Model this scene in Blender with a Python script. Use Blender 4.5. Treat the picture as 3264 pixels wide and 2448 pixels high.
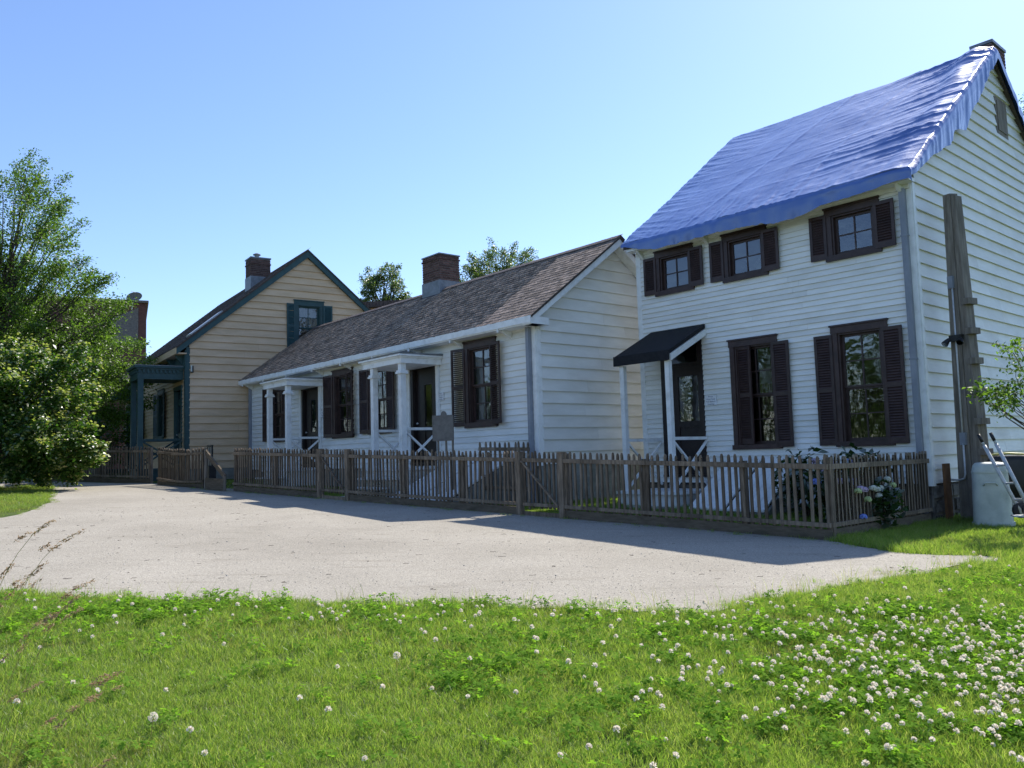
import bpy, bmesh, math, random
import numpy as np
from mathutils import Vector, Matrix, noise as mnoise
random.seed(7); RNG = np.random.default_rng(11)
S = bpy.context.scene
for o in list(bpy.data.objects): bpy.data.objects.remove(o)
C = S.collection
R = math.radians
EYE = 1.40

# ------------------------------------------------------------------ camera
cam = bpy.data.cameras.new('camera'); cam_o = bpy.data.objects.new('camera', cam); C.objects.link(cam_o)
cam.sensor_width = 36.0; cam.lens = 36.0*2640/3264; cam.clip_start = 0.05; cam.clip_end = 2000
_p, _r = R(4.885), R(-1.689)
_f = Vector((0, math.cos(_p), math.sin(_p))); _u0 = Vector((0, -math.sin(_p), math.cos(_p))); _x0 = Vector((1, 0, 0))
_x = _x0*math.cos(_r)+_u0*math.sin(_r); _u = -_x0*math.sin(_r)+_u0*math.cos(_r)
M3 = Matrix((_x, _u, -_f)).transposed()
cam_o.matrix_world = Matrix.Translation((0, 0, EYE)) @ M3.to_4x4()
S.camera = cam_o
def ray(px, py):
    d = _x*((px-1632)/2640)+_u*(-(py-1224)/2640)+_f
    return d
def at(px, py, depth):                       # world point seen at a photo pixel at a forward distance
    d = ray(px, py); return Vector((0, 0, EYE))+d*(depth/d.y)

# ------------------------------------------------------------------ sky, sun, exposure
SUN_AZ, SUN_EL = 47.8, 45.8                  # degrees from +X towards +Y; elevation
w = bpy.data.worlds.new('World'); S.world = w; w.use_nodes = True
nt = w.node_tree; nt.nodes.clear()
sky = nt.nodes.new('ShaderNodeTexSky'); sky.sky_type = 'NISHITA'; sky.sun_disc = False
sky.sun_elevation = R(SUN_EL); sky.sun_rotation = R(90-SUN_AZ)
sky.altitude = 0; sky.air_density = 1.0; sky.dust_density = 0.4; sky.ozone_density = 2.2
bg = nt.nodes.new('ShaderNodeBackground'); bg.inputs[1].default_value = 0.135
wo = nt.nodes.new('ShaderNodeOutputWorld')
tint = nt.nodes.new('ShaderNodeMix'); tint.data_type = 'RGBA'; tint.blend_type = 'MULTIPLY'; tint.inputs[0].default_value = 1.0; tint.inputs[7].default_value = (.76, .81, .94, 1)   # cool white balance
nt.links.new(sky.outputs[0], tint.inputs[6]); nt.links.new(tint.outputs[2], bg.inputs[0]); nt.links.new(bg.outputs[0], wo.inputs[0])
sl = bpy.data.lights.new('sun', 'SUN'); sl.energy = 4.2; sl.angle = R(0.53); sl.color = (1.0, 0.95, 0.87)
so = bpy.data.objects.new('sun', sl); C.objects.link(so)
_sd = Vector((math.cos(R(SUN_AZ))*math.cos(R(SUN_EL)), math.sin(R(SUN_AZ))*math.cos(R(SUN_EL)), math.sin(R(SUN_EL))))
so.rotation_euler = _sd.to_track_quat('Z', 'Y').to_euler(); so.location = _sd*60
vs = S.view_settings; vs.view_transform = 'Standard'; vs.look = 'None'; vs.gamma = 1.0; vs.exposure = 0.9; vs.use_curve_mapping = False
S.render.engine = 'CYCLES'
S.render.resolution_x = 1024; S.render.resolution_y = 768
S.cycles.max_bounces = 4; S.cycles.transparent_max_bounces = 12; S.cycles.diffuse_bounces = 3

# ------------------------------------------------------------------ helpers
ZOFF = 0.0                                    # subtracted from z by MB.build (house bases)
class MB:
    def __init__(s): s.v = []; s.f = []
    def add(s, pts, faces):
        n = len(s.v); s.v += [tuple(p) for p in pts]; s.f += [tuple(i+n for i in f) for f in faces]; return s
    def hexa(s, p): return s.add(p, [(0, 3, 2, 1), (4, 5, 6, 7), (0, 1, 5, 4), (1, 2, 6, 5), (2, 3, 7, 6), (3, 0, 4, 7)])
    def box(s, x0, x1, y0, y1, z0, z1):
        return s.hexa([(x0, y0, z0), (x1, y0, z0), (x1, y1, z0), (x0, y1, z0), (x0, y0, z1), (x1, y0, z1), (x1, y1, z1), (x0, y1, z1)])
    def loft(s, A, B):                        # two matching closed loops
        n = len(A); k = len(s.v); s.v += [tuple(p) for p in A]+[tuple(p) for p in B]
        s.f += [tuple(range(k+n-1, k-1, -1)), tuple(range(k+n, k+2*n))]
        for i in range(n):
            j = (i+1) % n; s.f.append((k+i, k+j, k+n+j, k+n+i))
        return s
    def bar(s, a, b, wd, th, up=(0, 0, 1)):   # rectangular bar from a to b
        a = Vector(a); b = Vector(b); d = (b-a).normalized(); up = Vector(up)
        if abs(d.dot(up)) > .99: up = Vector((0, 1, 0))
        r = d.cross(up).normalized(); q = r.cross(d).normalized()
        c = [r*(wd/2)+q*(th/2), -r*(wd/2)+q*(th/2), -r*(wd/2)-q*(th/2), r*(wd/2)-q*(th/2)]
        return s.loft([a+k for k in c], [b+k for k in c])
    def tube(s, path, rad, n=6):
        path = [Vector(p) for p in path]
        if not hasattr(rad, '__len__'): rad = [rad]*len(path)
        k = len(s.v); prev = None
        for i, p in enumerate(path):
            d = (path[min(i+1, len(path)-1)]-path[max(i-1, 0)]).normalized()
            if prev is None:
                prev = Vector((1, 0, 0)) if abs(d.x) < .9 else Vector((0, 1, 0))
            r = (prev-d*prev.dot(d)).normalized(); q = d.cross(r); prev = r
            for j in range(n):
                t = 2*math.pi*j/n; s.v.append(tuple(p+(r*math.cos(t)+q*math.sin(t))*rad[i]))
        m = len(path)
        for i in range(m-1):
            for j in range(n):
                a = k+i*n+j; b = k+i*n+(j+1) % n; s.f.append((a, b, b+n, a+n))
        s.f.append(tuple(k+j for j in range(n-1, -1, -1))); s.f.append(tuple(k+(m-1)*n+j for j in range(n)))
        return s
    def mesh(s, name, mat, smooth=False, fix=True):
        me = bpy.data.meshes.new(name)
        me.from_pydata([(a, b, c-ZOFF) for a, b, c in s.v], [], s.f)
        if fix:
            bm = bmesh.new(); bm.from_mesh(me); bmesh.ops.recalc_face_normals(bm, faces=bm.faces); bm.to_mesh(me); bm.free()
        if mat: me.materials.append(mat)
        if smooth: me.polygons.foreach_set('use_smooth', [True]*len(me.polygons))
        me.update(); return me
    def build(s, name, mat, parent=None, smooth=False, fix=True):
        o = bpy.data.objects.new(name, s.mesh(name, mat, smooth, fix)); C.objects.link(o)
        if parent is not None: o.parent = parent
        return o
def npmesh(name, V, F, mat, smooth=False):     # V (n,3), F (m,k) numpy, uniform k
    me = bpy.data.meshes.new(name); V = np.asarray(V, np.float32); F = np.asarray(F, np.int32); k = F.shape[1]
    me.vertices.add(len(V)); me.vertices.foreach_set('co', V.ravel())
    me.loops.add(F.size); me.loops.foreach_set('vertex_index', F.ravel())
    me.polygons.add(len(F)); me.polygons.foreach_set('loop_start', np.arange(len(F), dtype=np.int32)*k)
    if smooth: me.polygons.foreach_set('use_smooth', np.ones(len(F), bool))
    me.update(calc_edges=True)
    if mat: me.materials.append(mat)
    return me
def link(name, me, parent=None, loc=None):
    o = bpy.data.objects.new(name, me); C.objects.link(o)
    if parent is not None: o.parent = parent
    if loc is not None: o.location = loc
    return o
def tag(o, label=None, cat=None, group=None, kind=None):
    if label: o['label'] = label
    if cat: o['category'] = cat
    if group: o['group'] = group
    if kind: o['kind'] = kind
    return o
def empty(name, loc=(0, 0, 0), rz=0, label=None, cat=None, group=None):
    o = bpy.data.objects.new(name, None); C.objects.link(o); o.location = loc; o.rotation_euler = (0, 0, rz)
    o.empty_display_size = .3
    return tag(o, label, cat, group)
FD = Vector((-.738, .675, 0)); P0 = Vector((4.14, 11.0, 0))   # fence line: start and direction
def gz(x, y):                                  # terrain height (world)
    L = (x-P0.x)*FD.x+(y-P0.y)*FD.y
    if L > 24: L = 24+8*(1-math.exp(-(L-24)/8))
    if L < -8: L = -8-6*(1-math.exp((L+8)/6))
    return EYE-1.25+.034*L
def gpt(px, py):                               # photo pixel -> terrain point
    d = ray(px, py); t = 5.0
    for _ in range(60):
        p = d*t; h = EYE+p.z-gz(p.x, p.y); t *= 1 if abs(h) < 1e-4 else max(.3, min(3, (EYE-gz(p.x, p.y))/max(1e-6, -p.z)))
    return Vector((d.x*t, d.y*t, gz(d.x*t, d.y*t)))

# ------------------------------------------------------------------ materials
def newmat(name):
    m = bpy.data.materials.new(name); m.use_nodes = True
    b = m.node_tree.nodes['Principled BSDF']; return m, m.node_tree, b
def N(t, kind, **kw):
    n = t.nodes.new(kind)
    for k, v in kw.items(): setattr(n, k, v)
    return n
def coords(t, scale=(1, 1, 1), obj=True):
    tc = N(t, 'ShaderNodeTexCoord'); mp = N(t, 'ShaderNodeMapping'); mp.inputs['Scale'].default_value = scale
    oi = N(t, 'ShaderNodeObjectInfo'); ad = N(t, 'ShaderNodeVectorMath', operation='MULTIPLY_ADD')
    t.links.new(oi.outputs['Random'], ad.inputs[0]); ad.inputs[1].default_value = (37., 53., 71.)
    t.links.new(tc.outputs['Object' if obj else 'Generated'], ad.inputs[2]); t.links.new(ad.outputs[0], mp.inputs[0])
    return mp.outputs[0], oi
def ramp(t, fac, c0, c1, p0=.35, p1=.65):
    r = N(t, 'ShaderNodeValToRGB'); e = r.color_ramp.elements
    e[0].position = p0; e[1].position = p1; e[0].color = (*c0, 1); e[1].color = (*c1, 1)
    t.links.new(fac, r.inputs[0]); return r.outputs[0]
def mix(t, a, b, fac, mode='MIX'):
    m = N(t, 'ShaderNodeMix', data_type='RGBA', blend_type=mode)
    for s, v in ((m.inputs[0], fac), (m.inputs[6], a), (m.inputs[7], b)):
        if hasattr(v, 'is_linked'): t.links.new(v, s)
        elif isinstance(v, (int, float)): s.default_value = v
        else: s.default_value = (*v, 1)
    return m.outputs[2]
def surf(name, c0, c1, rough=.7, scale=(3, 3, 3), bump=.0, bscale=60, vary=.12, spec=.3, detail=6, dirt=None, dscale=(1, 1, 1), island=False):
    """two-tone noise colour, per-object brightness variation, fine bump, optional dirt blotches"""
    m, t, b = newmat(name)
    co, oi = coords(t, scale)
    nz = N(t, 'ShaderNodeTexNoise'); nz.inputs['Scale'].default_value = 1; nz.inputs['Detail'].default_value = detail; nz.inputs['Roughness'].default_value = .62
    t.links.new(co, nz.inputs[0])
    col = ramp(t, nz.outputs[0], c0, c1)
    rnd = oi.outputs['Random']
    if island:
        ge = N(t, 'ShaderNodeNewGeometry'); ad = N(t, 'ShaderNodeMath', operation='ADD'); fr = N(t, 'ShaderNodeMath', operation='FRACT')
        t.links.new(rnd, ad.inputs[0]); t.links.new(ge.outputs['Random Per Island'], ad.inputs[1]); t.links.new(ad.outputs[0], fr.inputs[0]); rnd = fr.outputs[0]
    if dirt:
        co2, _ = coords(t, dscale); n2 = N(t, 'ShaderNodeTexNoise'); n2.inputs['Scale'].default_value = 1; n2.inputs['Detail'].default_value = 8
        t.links.new(co2, n2.inputs[0]); f = ramp(t, n2.outputs[0], (0, 0, 0), (1, 1, 1), .5, .75)
        mu = N(t, 'ShaderNodeMath', operation='MULTIPLY'); t.links.new(f, mu.inputs[0]); mu.inputs[1].default_value = dirt[1]
        col = mix(t, col, dirt[0], mu.outputs[0])
    if vary:
        mr = N(t, 'ShaderNodeMapRange'); mr.inputs[3].default_value = 1-vary; mr.inputs[4].default_value = 1+vary
        t.links.new(rnd, mr.inputs[0]); cc = N(t, 'ShaderNodeCombineColor')
        for i in range(3): t.links.new(mr.outputs[0], cc.inputs[i])
        col = mix(t, col, cc.outputs[0], 1.0, 'MULTIPLY')
    t.links.new(col, b.inputs['Base Color']); b.inputs['Roughness'].default_value = rough; b.inputs['Specular IOR Level'].default_value = spec
    if bump:
        n3 = N(t, 'ShaderNodeTexNoise'); n3.inputs['Scale'].default_value = bscale; n3.inputs['Detail'].default_value = 5
        tc = N(t, 'ShaderNodeTexCoord'); t.links.new(tc.outputs['Object'], n3.inputs[0])
        bp = N(t, 'ShaderNodeBump'); bp.inputs['Strength'].default_value = bump; bp.inputs['Distance'].default_value = .01
        t.links.new(n3.outputs[0], bp.inputs['Height']); t.links.new(bp.outputs[0], b.inputs['Normal'])
    return m
def leafmat(name, cols, trans=.45, gloss=.25, tt=(1.55, 1.75, .7)):
    """leaf: diffuse + translucent + a thin gloss; colour differs leaf by leaf (island / instance)"""
    m = bpy.data.materials.new(name); m.use_nodes = True; t = m.node_tree; t.nodes.clear()
    out = N(t, 'ShaderNodeOutputMaterial'); ge = N(t, 'ShaderNodeNewGeometry'); oi = N(t, 'ShaderNodeObjectInfo')
    ad = N(t, 'ShaderNodeMath', operation='ADD'); fr = N(t, 'ShaderNodeMath', operation='FRACT')
    t.links.new(ge.outputs['Random Per Island'], ad.inputs[0]); t.links.new(oi.outputs['Random'], ad.inputs[1]); t.links.new(ad.outputs[0], fr.inputs[0])
    r = N(t, 'ShaderNodeValToRGB'); e = r.color_ramp.elements
    while len(e) < len(cols): e.new(.5)
    for i, c in enumerate(cols): e[i].position = i/(len(cols)-1); e[i].color = (*c, 1)
    t.links.new(fr.outputs[0], r.inputs[0])
    d = N(t, 'ShaderNodeBsdfDiffuse'); tr = N(t, 'ShaderNodeBsdfTranslucent'); g = N(t, 'ShaderNodeBsdfGlossy'); g.inputs['Roughness'].default_value = .45
    br = mix(t, r.outputs[0], tt, 1.0, 'MULTIPLY')
    t.links.new(r.outputs[0], d.inputs[0]); t.links.new(br, tr.inputs[0])
    m1 = N(t, 'ShaderNodeMixShader'); m1.inputs[0].default_value = trans; t.links.new(d.outputs[0], m1.inputs[1]); t.links.new(tr.outputs[0], m1.inputs[2])
    fz = N(t, 'ShaderNodeFresnel'); fz.inputs[0].default_value = 1.45; mu = N(t, 'ShaderNodeMath', operation='MULTIPLY'); mu.inputs[1].default_value = gloss
    t.links.new(fz.outputs[0], mu.inputs[0])
    m2 = N(t, 'ShaderNodeMixShader'); t.links.new(mu.outputs[0], m2.inputs[0]); t.links.new(m1.outputs[0], m2.inputs[1]); t.links.new(g.outputs[0], m2.inputs[2])
    t.links.new(m2.outputs[0], out.inputs[0]); return m

MT = {}
MT['white'] = surf('white_paint', (.70, .70, .66), (.80, .80, .77), .55, (1.2, 1.2, 5), .15, 90, .05, .35, dirt=((.45, .43, .38), .3), dscale=(1.5, 1.5, 2))
MT['white_side'] = surf('white_paint_weathered', (.67, .665, .625), (.78, .775, .735), .6, (1, 1, 4), .2, 70, .05, .3, dirt=((.46, .42, .34), .35), dscale=(.8, .8, 2))
MT['trim'] = surf('white_trim', (.72, .73, .72), (.80, .81, .80), .5, (4, 4, 4), .1, 60, .05, .4, dirt=((.4, .38, .33), .4), dscale=(6, 6, 6))
MT['cream'] = surf('cream_paint', (.50, .36, .22), (.60, .44, .29), .6, (1, 1, 4), .2, 70, .05, .3, dirt=((.34, .24, .15), .4), dscale=(.8, .8, 7))
MT['teal'] = surf('teal_paint', (.013, .046, .050), (.022, .066, .070), .5, (5, 5, 5), .1, 60, .1, .4)
MT['brown'] = surf('dark_brown_paint', (.032, .017, .015), (.055, .031, .027), .45, (6, 6, 6), .15, 70, .15, .4)
MT['brown_door'] = surf('door_paint', (.012, .008, .009), (.02, .013, .013), .4, (6, 6, 6), .1, 70, .1, .4)
MT['fence'] = surf('weathered_fence_wood', (.12, .090, .064), (.24, .19, .14), .85, (30, 30, 4), .5, 120, .3, .15, dirt=((.07, .06, .045), .6), dscale=(14, 14, 3), island=True)
MT['kick'] = surf('kickboard_wood', (.095, .076, .055), (.155, .125, .092), .9, (6, 6, 30), .5, 90, .2, .1, dirt=((.06, .055, .04), .7), dscale=(2, 2, 5))
MT['greywood'] = surf('grey_timber', (.13, .112, .09), (.24, .21, .175), .85, (18, 18, 2), .5, 100, .12, .15, dirt=((.07, .065, .06), .5), dscale=(9, 9, 1.5))
MT['shingle'] = surf('wood_shingle', (.14, .102, .078), (.34, .265, .21), .85, (26, 26, 5), .5, 140, .45, .2, dirt=((.05, .045, .04), .6), dscale=(9, 9, 3), island=True)
MT['shingle_dark'] = surf('dark_shingle', (.06, .05, .05), (.15, .12, .11), .85, (18, 18, 5), .5, 140, .4, .2, island=True)
MT['deck'] = surf('roof_deck', (.05, .04, .035), (.08, .065, .055), .9, (5, 5, 5))
MT['brick'] = surf('chimney_brick', (.085, .048, .042), (.15, .085, .07), .85, (9, 9, 14), .5, 110, .35, .2, dirt=((.09, .05, .045), .6), dscale=(7, 7, 7))
MT['mortar'] = surf('mortar', (.15, .13, .12), (.23, .20, .185), .95, (12, 12, 12), .4, 120)
MT['flash'] = surf('lead_flashing', (.13, .145, .16), (.21, .225, .25), .45, (6, 6, 6), .15, 30, .08, .5)
MT['pipe'] = surf('grey_downspout', (.17, .19, .23), (.25, .27, .31), .4, (4, 4, 2), .05, 40, .06, .5)
MT['metal'] = surf('galvanised_metal', (.38, .39, .40), (.52, .53, .54), .35, (20, 20, 20), .1, 80, .05, .6)
MT['black'] = surf('black_plastic', (.012, .012, .013), (.02, .02, .021), .45, (10, 10, 10), .1, 80, .1, .4)
MT['asphalt'] = surf('black_roll_roofing', (.008, .009, .012), (.016, .017, .021), .75, (14, 14, 14), .5, 220, .05, .3)
MT['stone'] = surf('foundation_stone', (.06, .055, .05), (.16, .145, .125), .9, (5, 5, 7), .6, 30, .3, .1)
MT['skirt'] = surf('grey_skirt_board', (.20, .20, .18), (.28, .28, .255), .8, (2, 2, 8), .3, 60, .1, .2, dirt=((.12, .12, .09), .6), dscale=(3, 3, 3))
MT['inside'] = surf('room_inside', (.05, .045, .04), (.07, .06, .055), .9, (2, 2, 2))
MT['curtain'] = surf('curtain_cloth', (.30, .29, .27), (.40, .385, .36), .9, (30, 30, 2), .2, 60, .08, .1)
MT['curtain_tan'] = surf('tan_curtain_cloth', (.05, .04, .028), (.085, .065, .042), .9, (30, 30, 2), .2, 60, .08, .1)
MT['bark'] = surf('bark', (.05, .04, .032), (.12, .10, .08), .95, (14, 14, 5), .8, 60, .2, .1)
MT['redbrick'] = None
MT['plaque'] = surf('bronze_plaque', (.10, .095, .09), (.15, .145, .135), .55, (9, 9, 9), .4, 55, .05, .4)
MT['orange'] = surf('rusty_board', (.10, .045, .02), (.17, .085, .04), .85, (9, 9, 3), .4, 80, .1, .2)
MT['paper'] = surf('paper_sign', (.70, .71, .72), (.78, .79, .80), .6, (9, 9, 9), 0, 60, .02, .3)
MT['ink'] = surf('ink', (.10, .11, .15), (.13, .14, .19), .6, (9, 9, 9), 0, 60, 0, .2)
MT['white_plastic'] = surf('white_plastic', (.40, .43, .39), (.52, .55, .50), .45, (5, 5, 5), .1, 50, .05, .4, dirt=((.2, .22, .17), .6), dscale=(4, 4, 3))
MT['yellow'] = surf('yellow_plastic', (.55, .45, .10), (.65, .55, .18), .45, (9, 9, 9), 0, 60, .05, .4)
MT['teal_shade'] = MT['teal']
MT['blueglaze'] = surf('dark_figure', (.03, .03, .035), (.05, .05, .055), .6, (9, 9, 9))
def glassmat():
    m = bpy.data.materials.new('window_glass'); m.use_nodes = True; t = m.node_tree; t.nodes.clear()
    out = N(t, 'ShaderNodeOutputMaterial'); tr = N(t, 'ShaderNodeBsdfTransparent'); tr.inputs[0].default_value = (.72, .76, .75, 1)
    g = N(t, 'ShaderNodeBsdfGlossy'); g.inputs['Roughness'].default_value = .015; g.inputs[0].default_value = (.95, .97, 1, 1)
    fz = N(t, 'ShaderNodeFresnel'); fz.inputs[0].default_value = 2.1
    tc = N(t, 'ShaderNodeTexCoord'); nz = N(t, 'ShaderNodeTexNoise'); nz.inputs['Scale'].default_value = 4.5; nz.inputs['Detail'].default_value = 2
    bp = N(t, 'ShaderNodeBump'); bp.inputs['Strength'].default_value = .10; bp.inputs['Distance'].default_value = .05
    t.links.new(tc.outputs['Object'], nz.inputs[0]); t.links.new(nz.outputs[0], bp.inputs['Height']); t.links.new(bp.outputs[0], g.inputs['Normal'])
    mx = N(t, 'ShaderNodeMixShader'); t.links.new(fz.outputs[0], mx.inputs[0]); t.links.new(tr.outputs[0], mx.inputs[1]); t.links.new(g.outputs[0], mx.inputs[2])
    t.links.new(mx.outputs[0], out.inputs[0]); return m
MT['glass'] = glassmat()
def gravelmat():
    m, t, b = newmat('fine_gravel'); tc = N(t, 'ShaderNodeTexCoord')
    n1 = N(t, 'ShaderNodeTexNoise'); n1.inputs['Scale'].default_value = .42; n1.inputs['Detail'].default_value = 9; n1.inputs['Roughness'].default_value = .6
    n2 = N(t, 'ShaderNodeTexNoise'); n2.inputs['Scale'].default_value = 55; n2.inputs['Detail'].default_value = 6; n2.inputs['Roughness'].default_value = .8
    vo = N(t, 'ShaderNodeTexVoronoi'); vo.inputs['Scale'].default_value = 95
    mp = N(t, 'ShaderNodeMapping'); mp.inputs['Scale'].default_value = (.35, 2.2, 1); mp.inputs['Rotation'].default_value = (0, 0, .1)
    n3 = N(t, 'ShaderNodeTexNoise'); n3.inputs['Scale'].default_value = 2.4; n3.inputs['Detail'].default_value = 9; n3.inputs['Roughness'].default_value = .7
    for n in (n1, n2, vo): t.links.new(tc.outputs['Object'], n.inputs[0])
    t.links.new(tc.outputs['Object'], mp.inputs[0]); t.links.new(mp.outputs[0], n3.inputs[0])
    a = ramp(t, n1.outputs[0], (.285, .26, .215), (.38, .35, .295), .3, .7)
    s = ramp(t, n2.outputs[0], (.55, .55, .55), (1.35, 1.33, 1.3), .3, .72)
    a = mix(t, a, s, 1.0, 'MULTIPLY')
    st = ramp(t, n3.outputs[0], (1, 1, 1), (.74, .72, .69), .56, .72); a = mix(t, a, st, 1.0, 'MULTIPLY')
    sp = ramp(t, vo.outputs['Color'], (.78, .78, .78), (1.2, 1.2, 1.2), .2, .9); a = mix(t, a, sp, .8, 'MULTIPLY')
    t.links.new(a, b.inputs['Base Color']); b.inputs['Roughness'].default_value = .9; b.inputs['Specular IOR Level'].default_value = .2
    bp = N(t, 'ShaderNodeBump'); bp.inputs['Strength'].default_value = .7; bp.inputs['Distance'].default_value = .006
    t.links.new(n2.outputs[0], bp.inputs['Height']); t.links.new(bp.outputs[0], b.inputs['Normal']); return m
MT['gravel'] = gravelmat()
MT['pebble'] = surf('pebble', (.30, .28, .24), (.46, .43, .38), .9, (2, 2, 2), 0, 60, .25, .2, island=False)
MT['soil'] = surf('lawn_soil', (.05, .075, .018), (.085, .11, .03), .95, (2.5, 2.5, 2.5), .6, 40, 0, .1, 8)
def brickwall():
    m, t, b = newmat('far_brick'); tc = N(t, 'ShaderNodeTexCoord'); br = N(t, 'ShaderNodeTexBrick')
    br.inputs['Color1'].default_value = (.16, .06, .045, 1); br.inputs['Color2'].default_value = (.11, .04, .035, 1); br.inputs['Mortar'].default_value = (.13, .09, .08, 1)
    br.inputs['Scale'].default_value = 4; br.inputs['Mortar Size'].default_value = .012
    mp = N(t, 'ShaderNodeMapping'); mp.inputs['Rotation'].default_value = (R(90), 0, 0); t.links.new(tc.outputs['Object'], mp.inputs[0]); t.links.new(mp.outputs[0], br.inputs[0])
    t.links.new(br.outputs[0], b.inputs['Base Color']); b.inputs['Roughness'].default_value = .9; return m
MT['redbrick'] = brickwall()
def tarpmat():
    m, t, b = newmat('blue_tarpaulin'); tc = N(t, 'ShaderNodeTexCoord')
    n1 = N(t, 'ShaderNodeTexNoise'); n1.inputs['Scale'].default_value = 1.3; n1.inputs['Detail'].default_value = 5; t.links.new(tc.outputs['Object'], n1.inputs[0])
    col = ramp(t, n1.outputs[0], (.028, .085, .31), (.045, .115, .37), .3, .7)
    n2 = N(t, 'ShaderNodeTexNoise'); n2.inputs['Scale'].default_value = 9; n2.inputs['Detail'].default_value = 6; n2.inputs['Roughness'].default_value = .6; n2.inputs['Distortion'].default_value = .6; t.links.new(tc.outputs['Object'], n2.inputs[0])
    wv = N(t, 'ShaderNodeTexWave'); wv.inputs['Scale'].default_value = 130; t.links.new(tc.outputs['Object'], wv.inputs[0])
    bp = N(t, 'ShaderNodeBump'); bp.inputs['Strength'].default_value = .22; bp.inputs['Distance'].default_value = .03; t.links.new(n2.outputs[0], bp.inputs['Height'])
    t.links.new(bp.outputs[0], b.inputs['Normal']); t.links.new(col, b.inputs['Base Color'])
    b.inputs['Roughness'].default_value = .42; b.inputs['Specular IOR Level'].default_value = .9
    b.inputs['Coat Weight'].default_value = .75; b.inputs['Coat Roughness'].default_value = .2
    return m
MT['tarp'] = tarpmat()

# ------------------------------------------------------------------ ground and gravel
def axis(lo, hi, fine, far):
    a = list(np.arange(lo, hi+1e-6, fine)); s = fine; x = hi
    while x < far: s *= 1.5; x += s; a.append(x)
    s = fine; x = lo
    while x > -far: s *= 1.5; x -= s; a.insert(0, x)
    return a
xs = axis(-24, 24, 1.0, 700); ys = axis(-6, 44, 1.0, 700)
V = [(x, y, gz(x, y)) for y in ys for x in xs]; nx = len(xs)
F = [(j*nx+i, j*nx+i+1, (j+1)*nx+i+1, (j+1)*nx+i) for j in range(len(ys)-1) for i in range(nx-1)]
tag(link('ground', npmesh('ground', V, F, MT['soil'], True)), kind='structure')
# gravel: outline in photo pixels laid on the terrain
near_px = [(-400, 1868), (0, 1893), (200, 1902), (430, 1915), (700, 1920), (1000, 1926), (1400, 1933), (1900, 1944), (2200, 1956), (2300, 1943), (2420, 1914), (2640, 1879), (2900, 1839), (3060, 1803), (3180, 1788), (3225, 1783)]
far_px = [(3180, 1778), (3000, 1769), (2850, 1762), (2740, 1745), (2665, 1728)]
NEAR = [gpt(*p) for p in near_px]; FAR = [gpt(*p) for p in far_px]
isl_px = [(-500, 1700), (0, 1652), (60, 1640), (120, 1622), (160, 1602), (172, 1585), (160, 1568)]   # left lawn island edge
ISL = [gpt(*p) for p in isl_px]
def fpt(L, off=0.0): return P0+FD*L+Vector((.675, .738, 0))*off
poly = NEAR+FAR+[fpt(.1, .05), fpt(5, .6), fpt(11, .6), fpt(16, .6), fpt(20, .6), Vector((-12.6, 25.6, 0)), Vector((-16, 27, 0)), Vector((-17.5, 25.5, 0)), Vector((-14, 23.2, 0))]+ISL[::-1]
def jag(pl, amp, step):
    out = []
    for i in range(len(pl)):
        a = pl[i]; b = pl[(i+1) % len(pl)]; n = max(1, int((b-a).length/step))
        for k in range(n):
            p = a.lerp(b, k/n); q = mnoise.noise(Vector((p.x*1.7, p.y*1.7, 3.1)))+.5*mnoise.noise(Vector((p.x*6, p.y*6, 8.)))
            out.append(Vector((p.x+amp*q*.5, p.y+amp*q, 0)))
    return out
polyj = jag(poly, .16, .2)
bm = bmesh.new(); vv = [bm.verts.new((p.x, p.y, 0)) for p in polyj]; bm.faces.new(vv)
bmesh.ops.triangulate(bm, faces=bm.faces[:])
for v in bm.verts: v.co.z = gz(v.co.x, v.co.y)+.008
me = bpy.data.meshes.new('gravel_path'); bm.to_mesh(me); bm.free(); me.materials.append(MT['gravel'])
tag(link('gravel_path', me), kind='structure')
PJ = np.array([(p.x, p.y) for p in polyj])
def inpoly(X, Y, P=PJ):
    r = np.zeros(len(X), bool); j = len(P)-1
    for i in range(len(P)):
        c = ((P[i, 1] > Y) != (P[j, 1] > Y)) & (X < (P[j, 0]-P[i, 0])*(Y-P[i, 1])/(P[j, 1]-P[i, 1]+1e-12)+P[i, 0]); r ^= c; j = i
    return r

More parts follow.
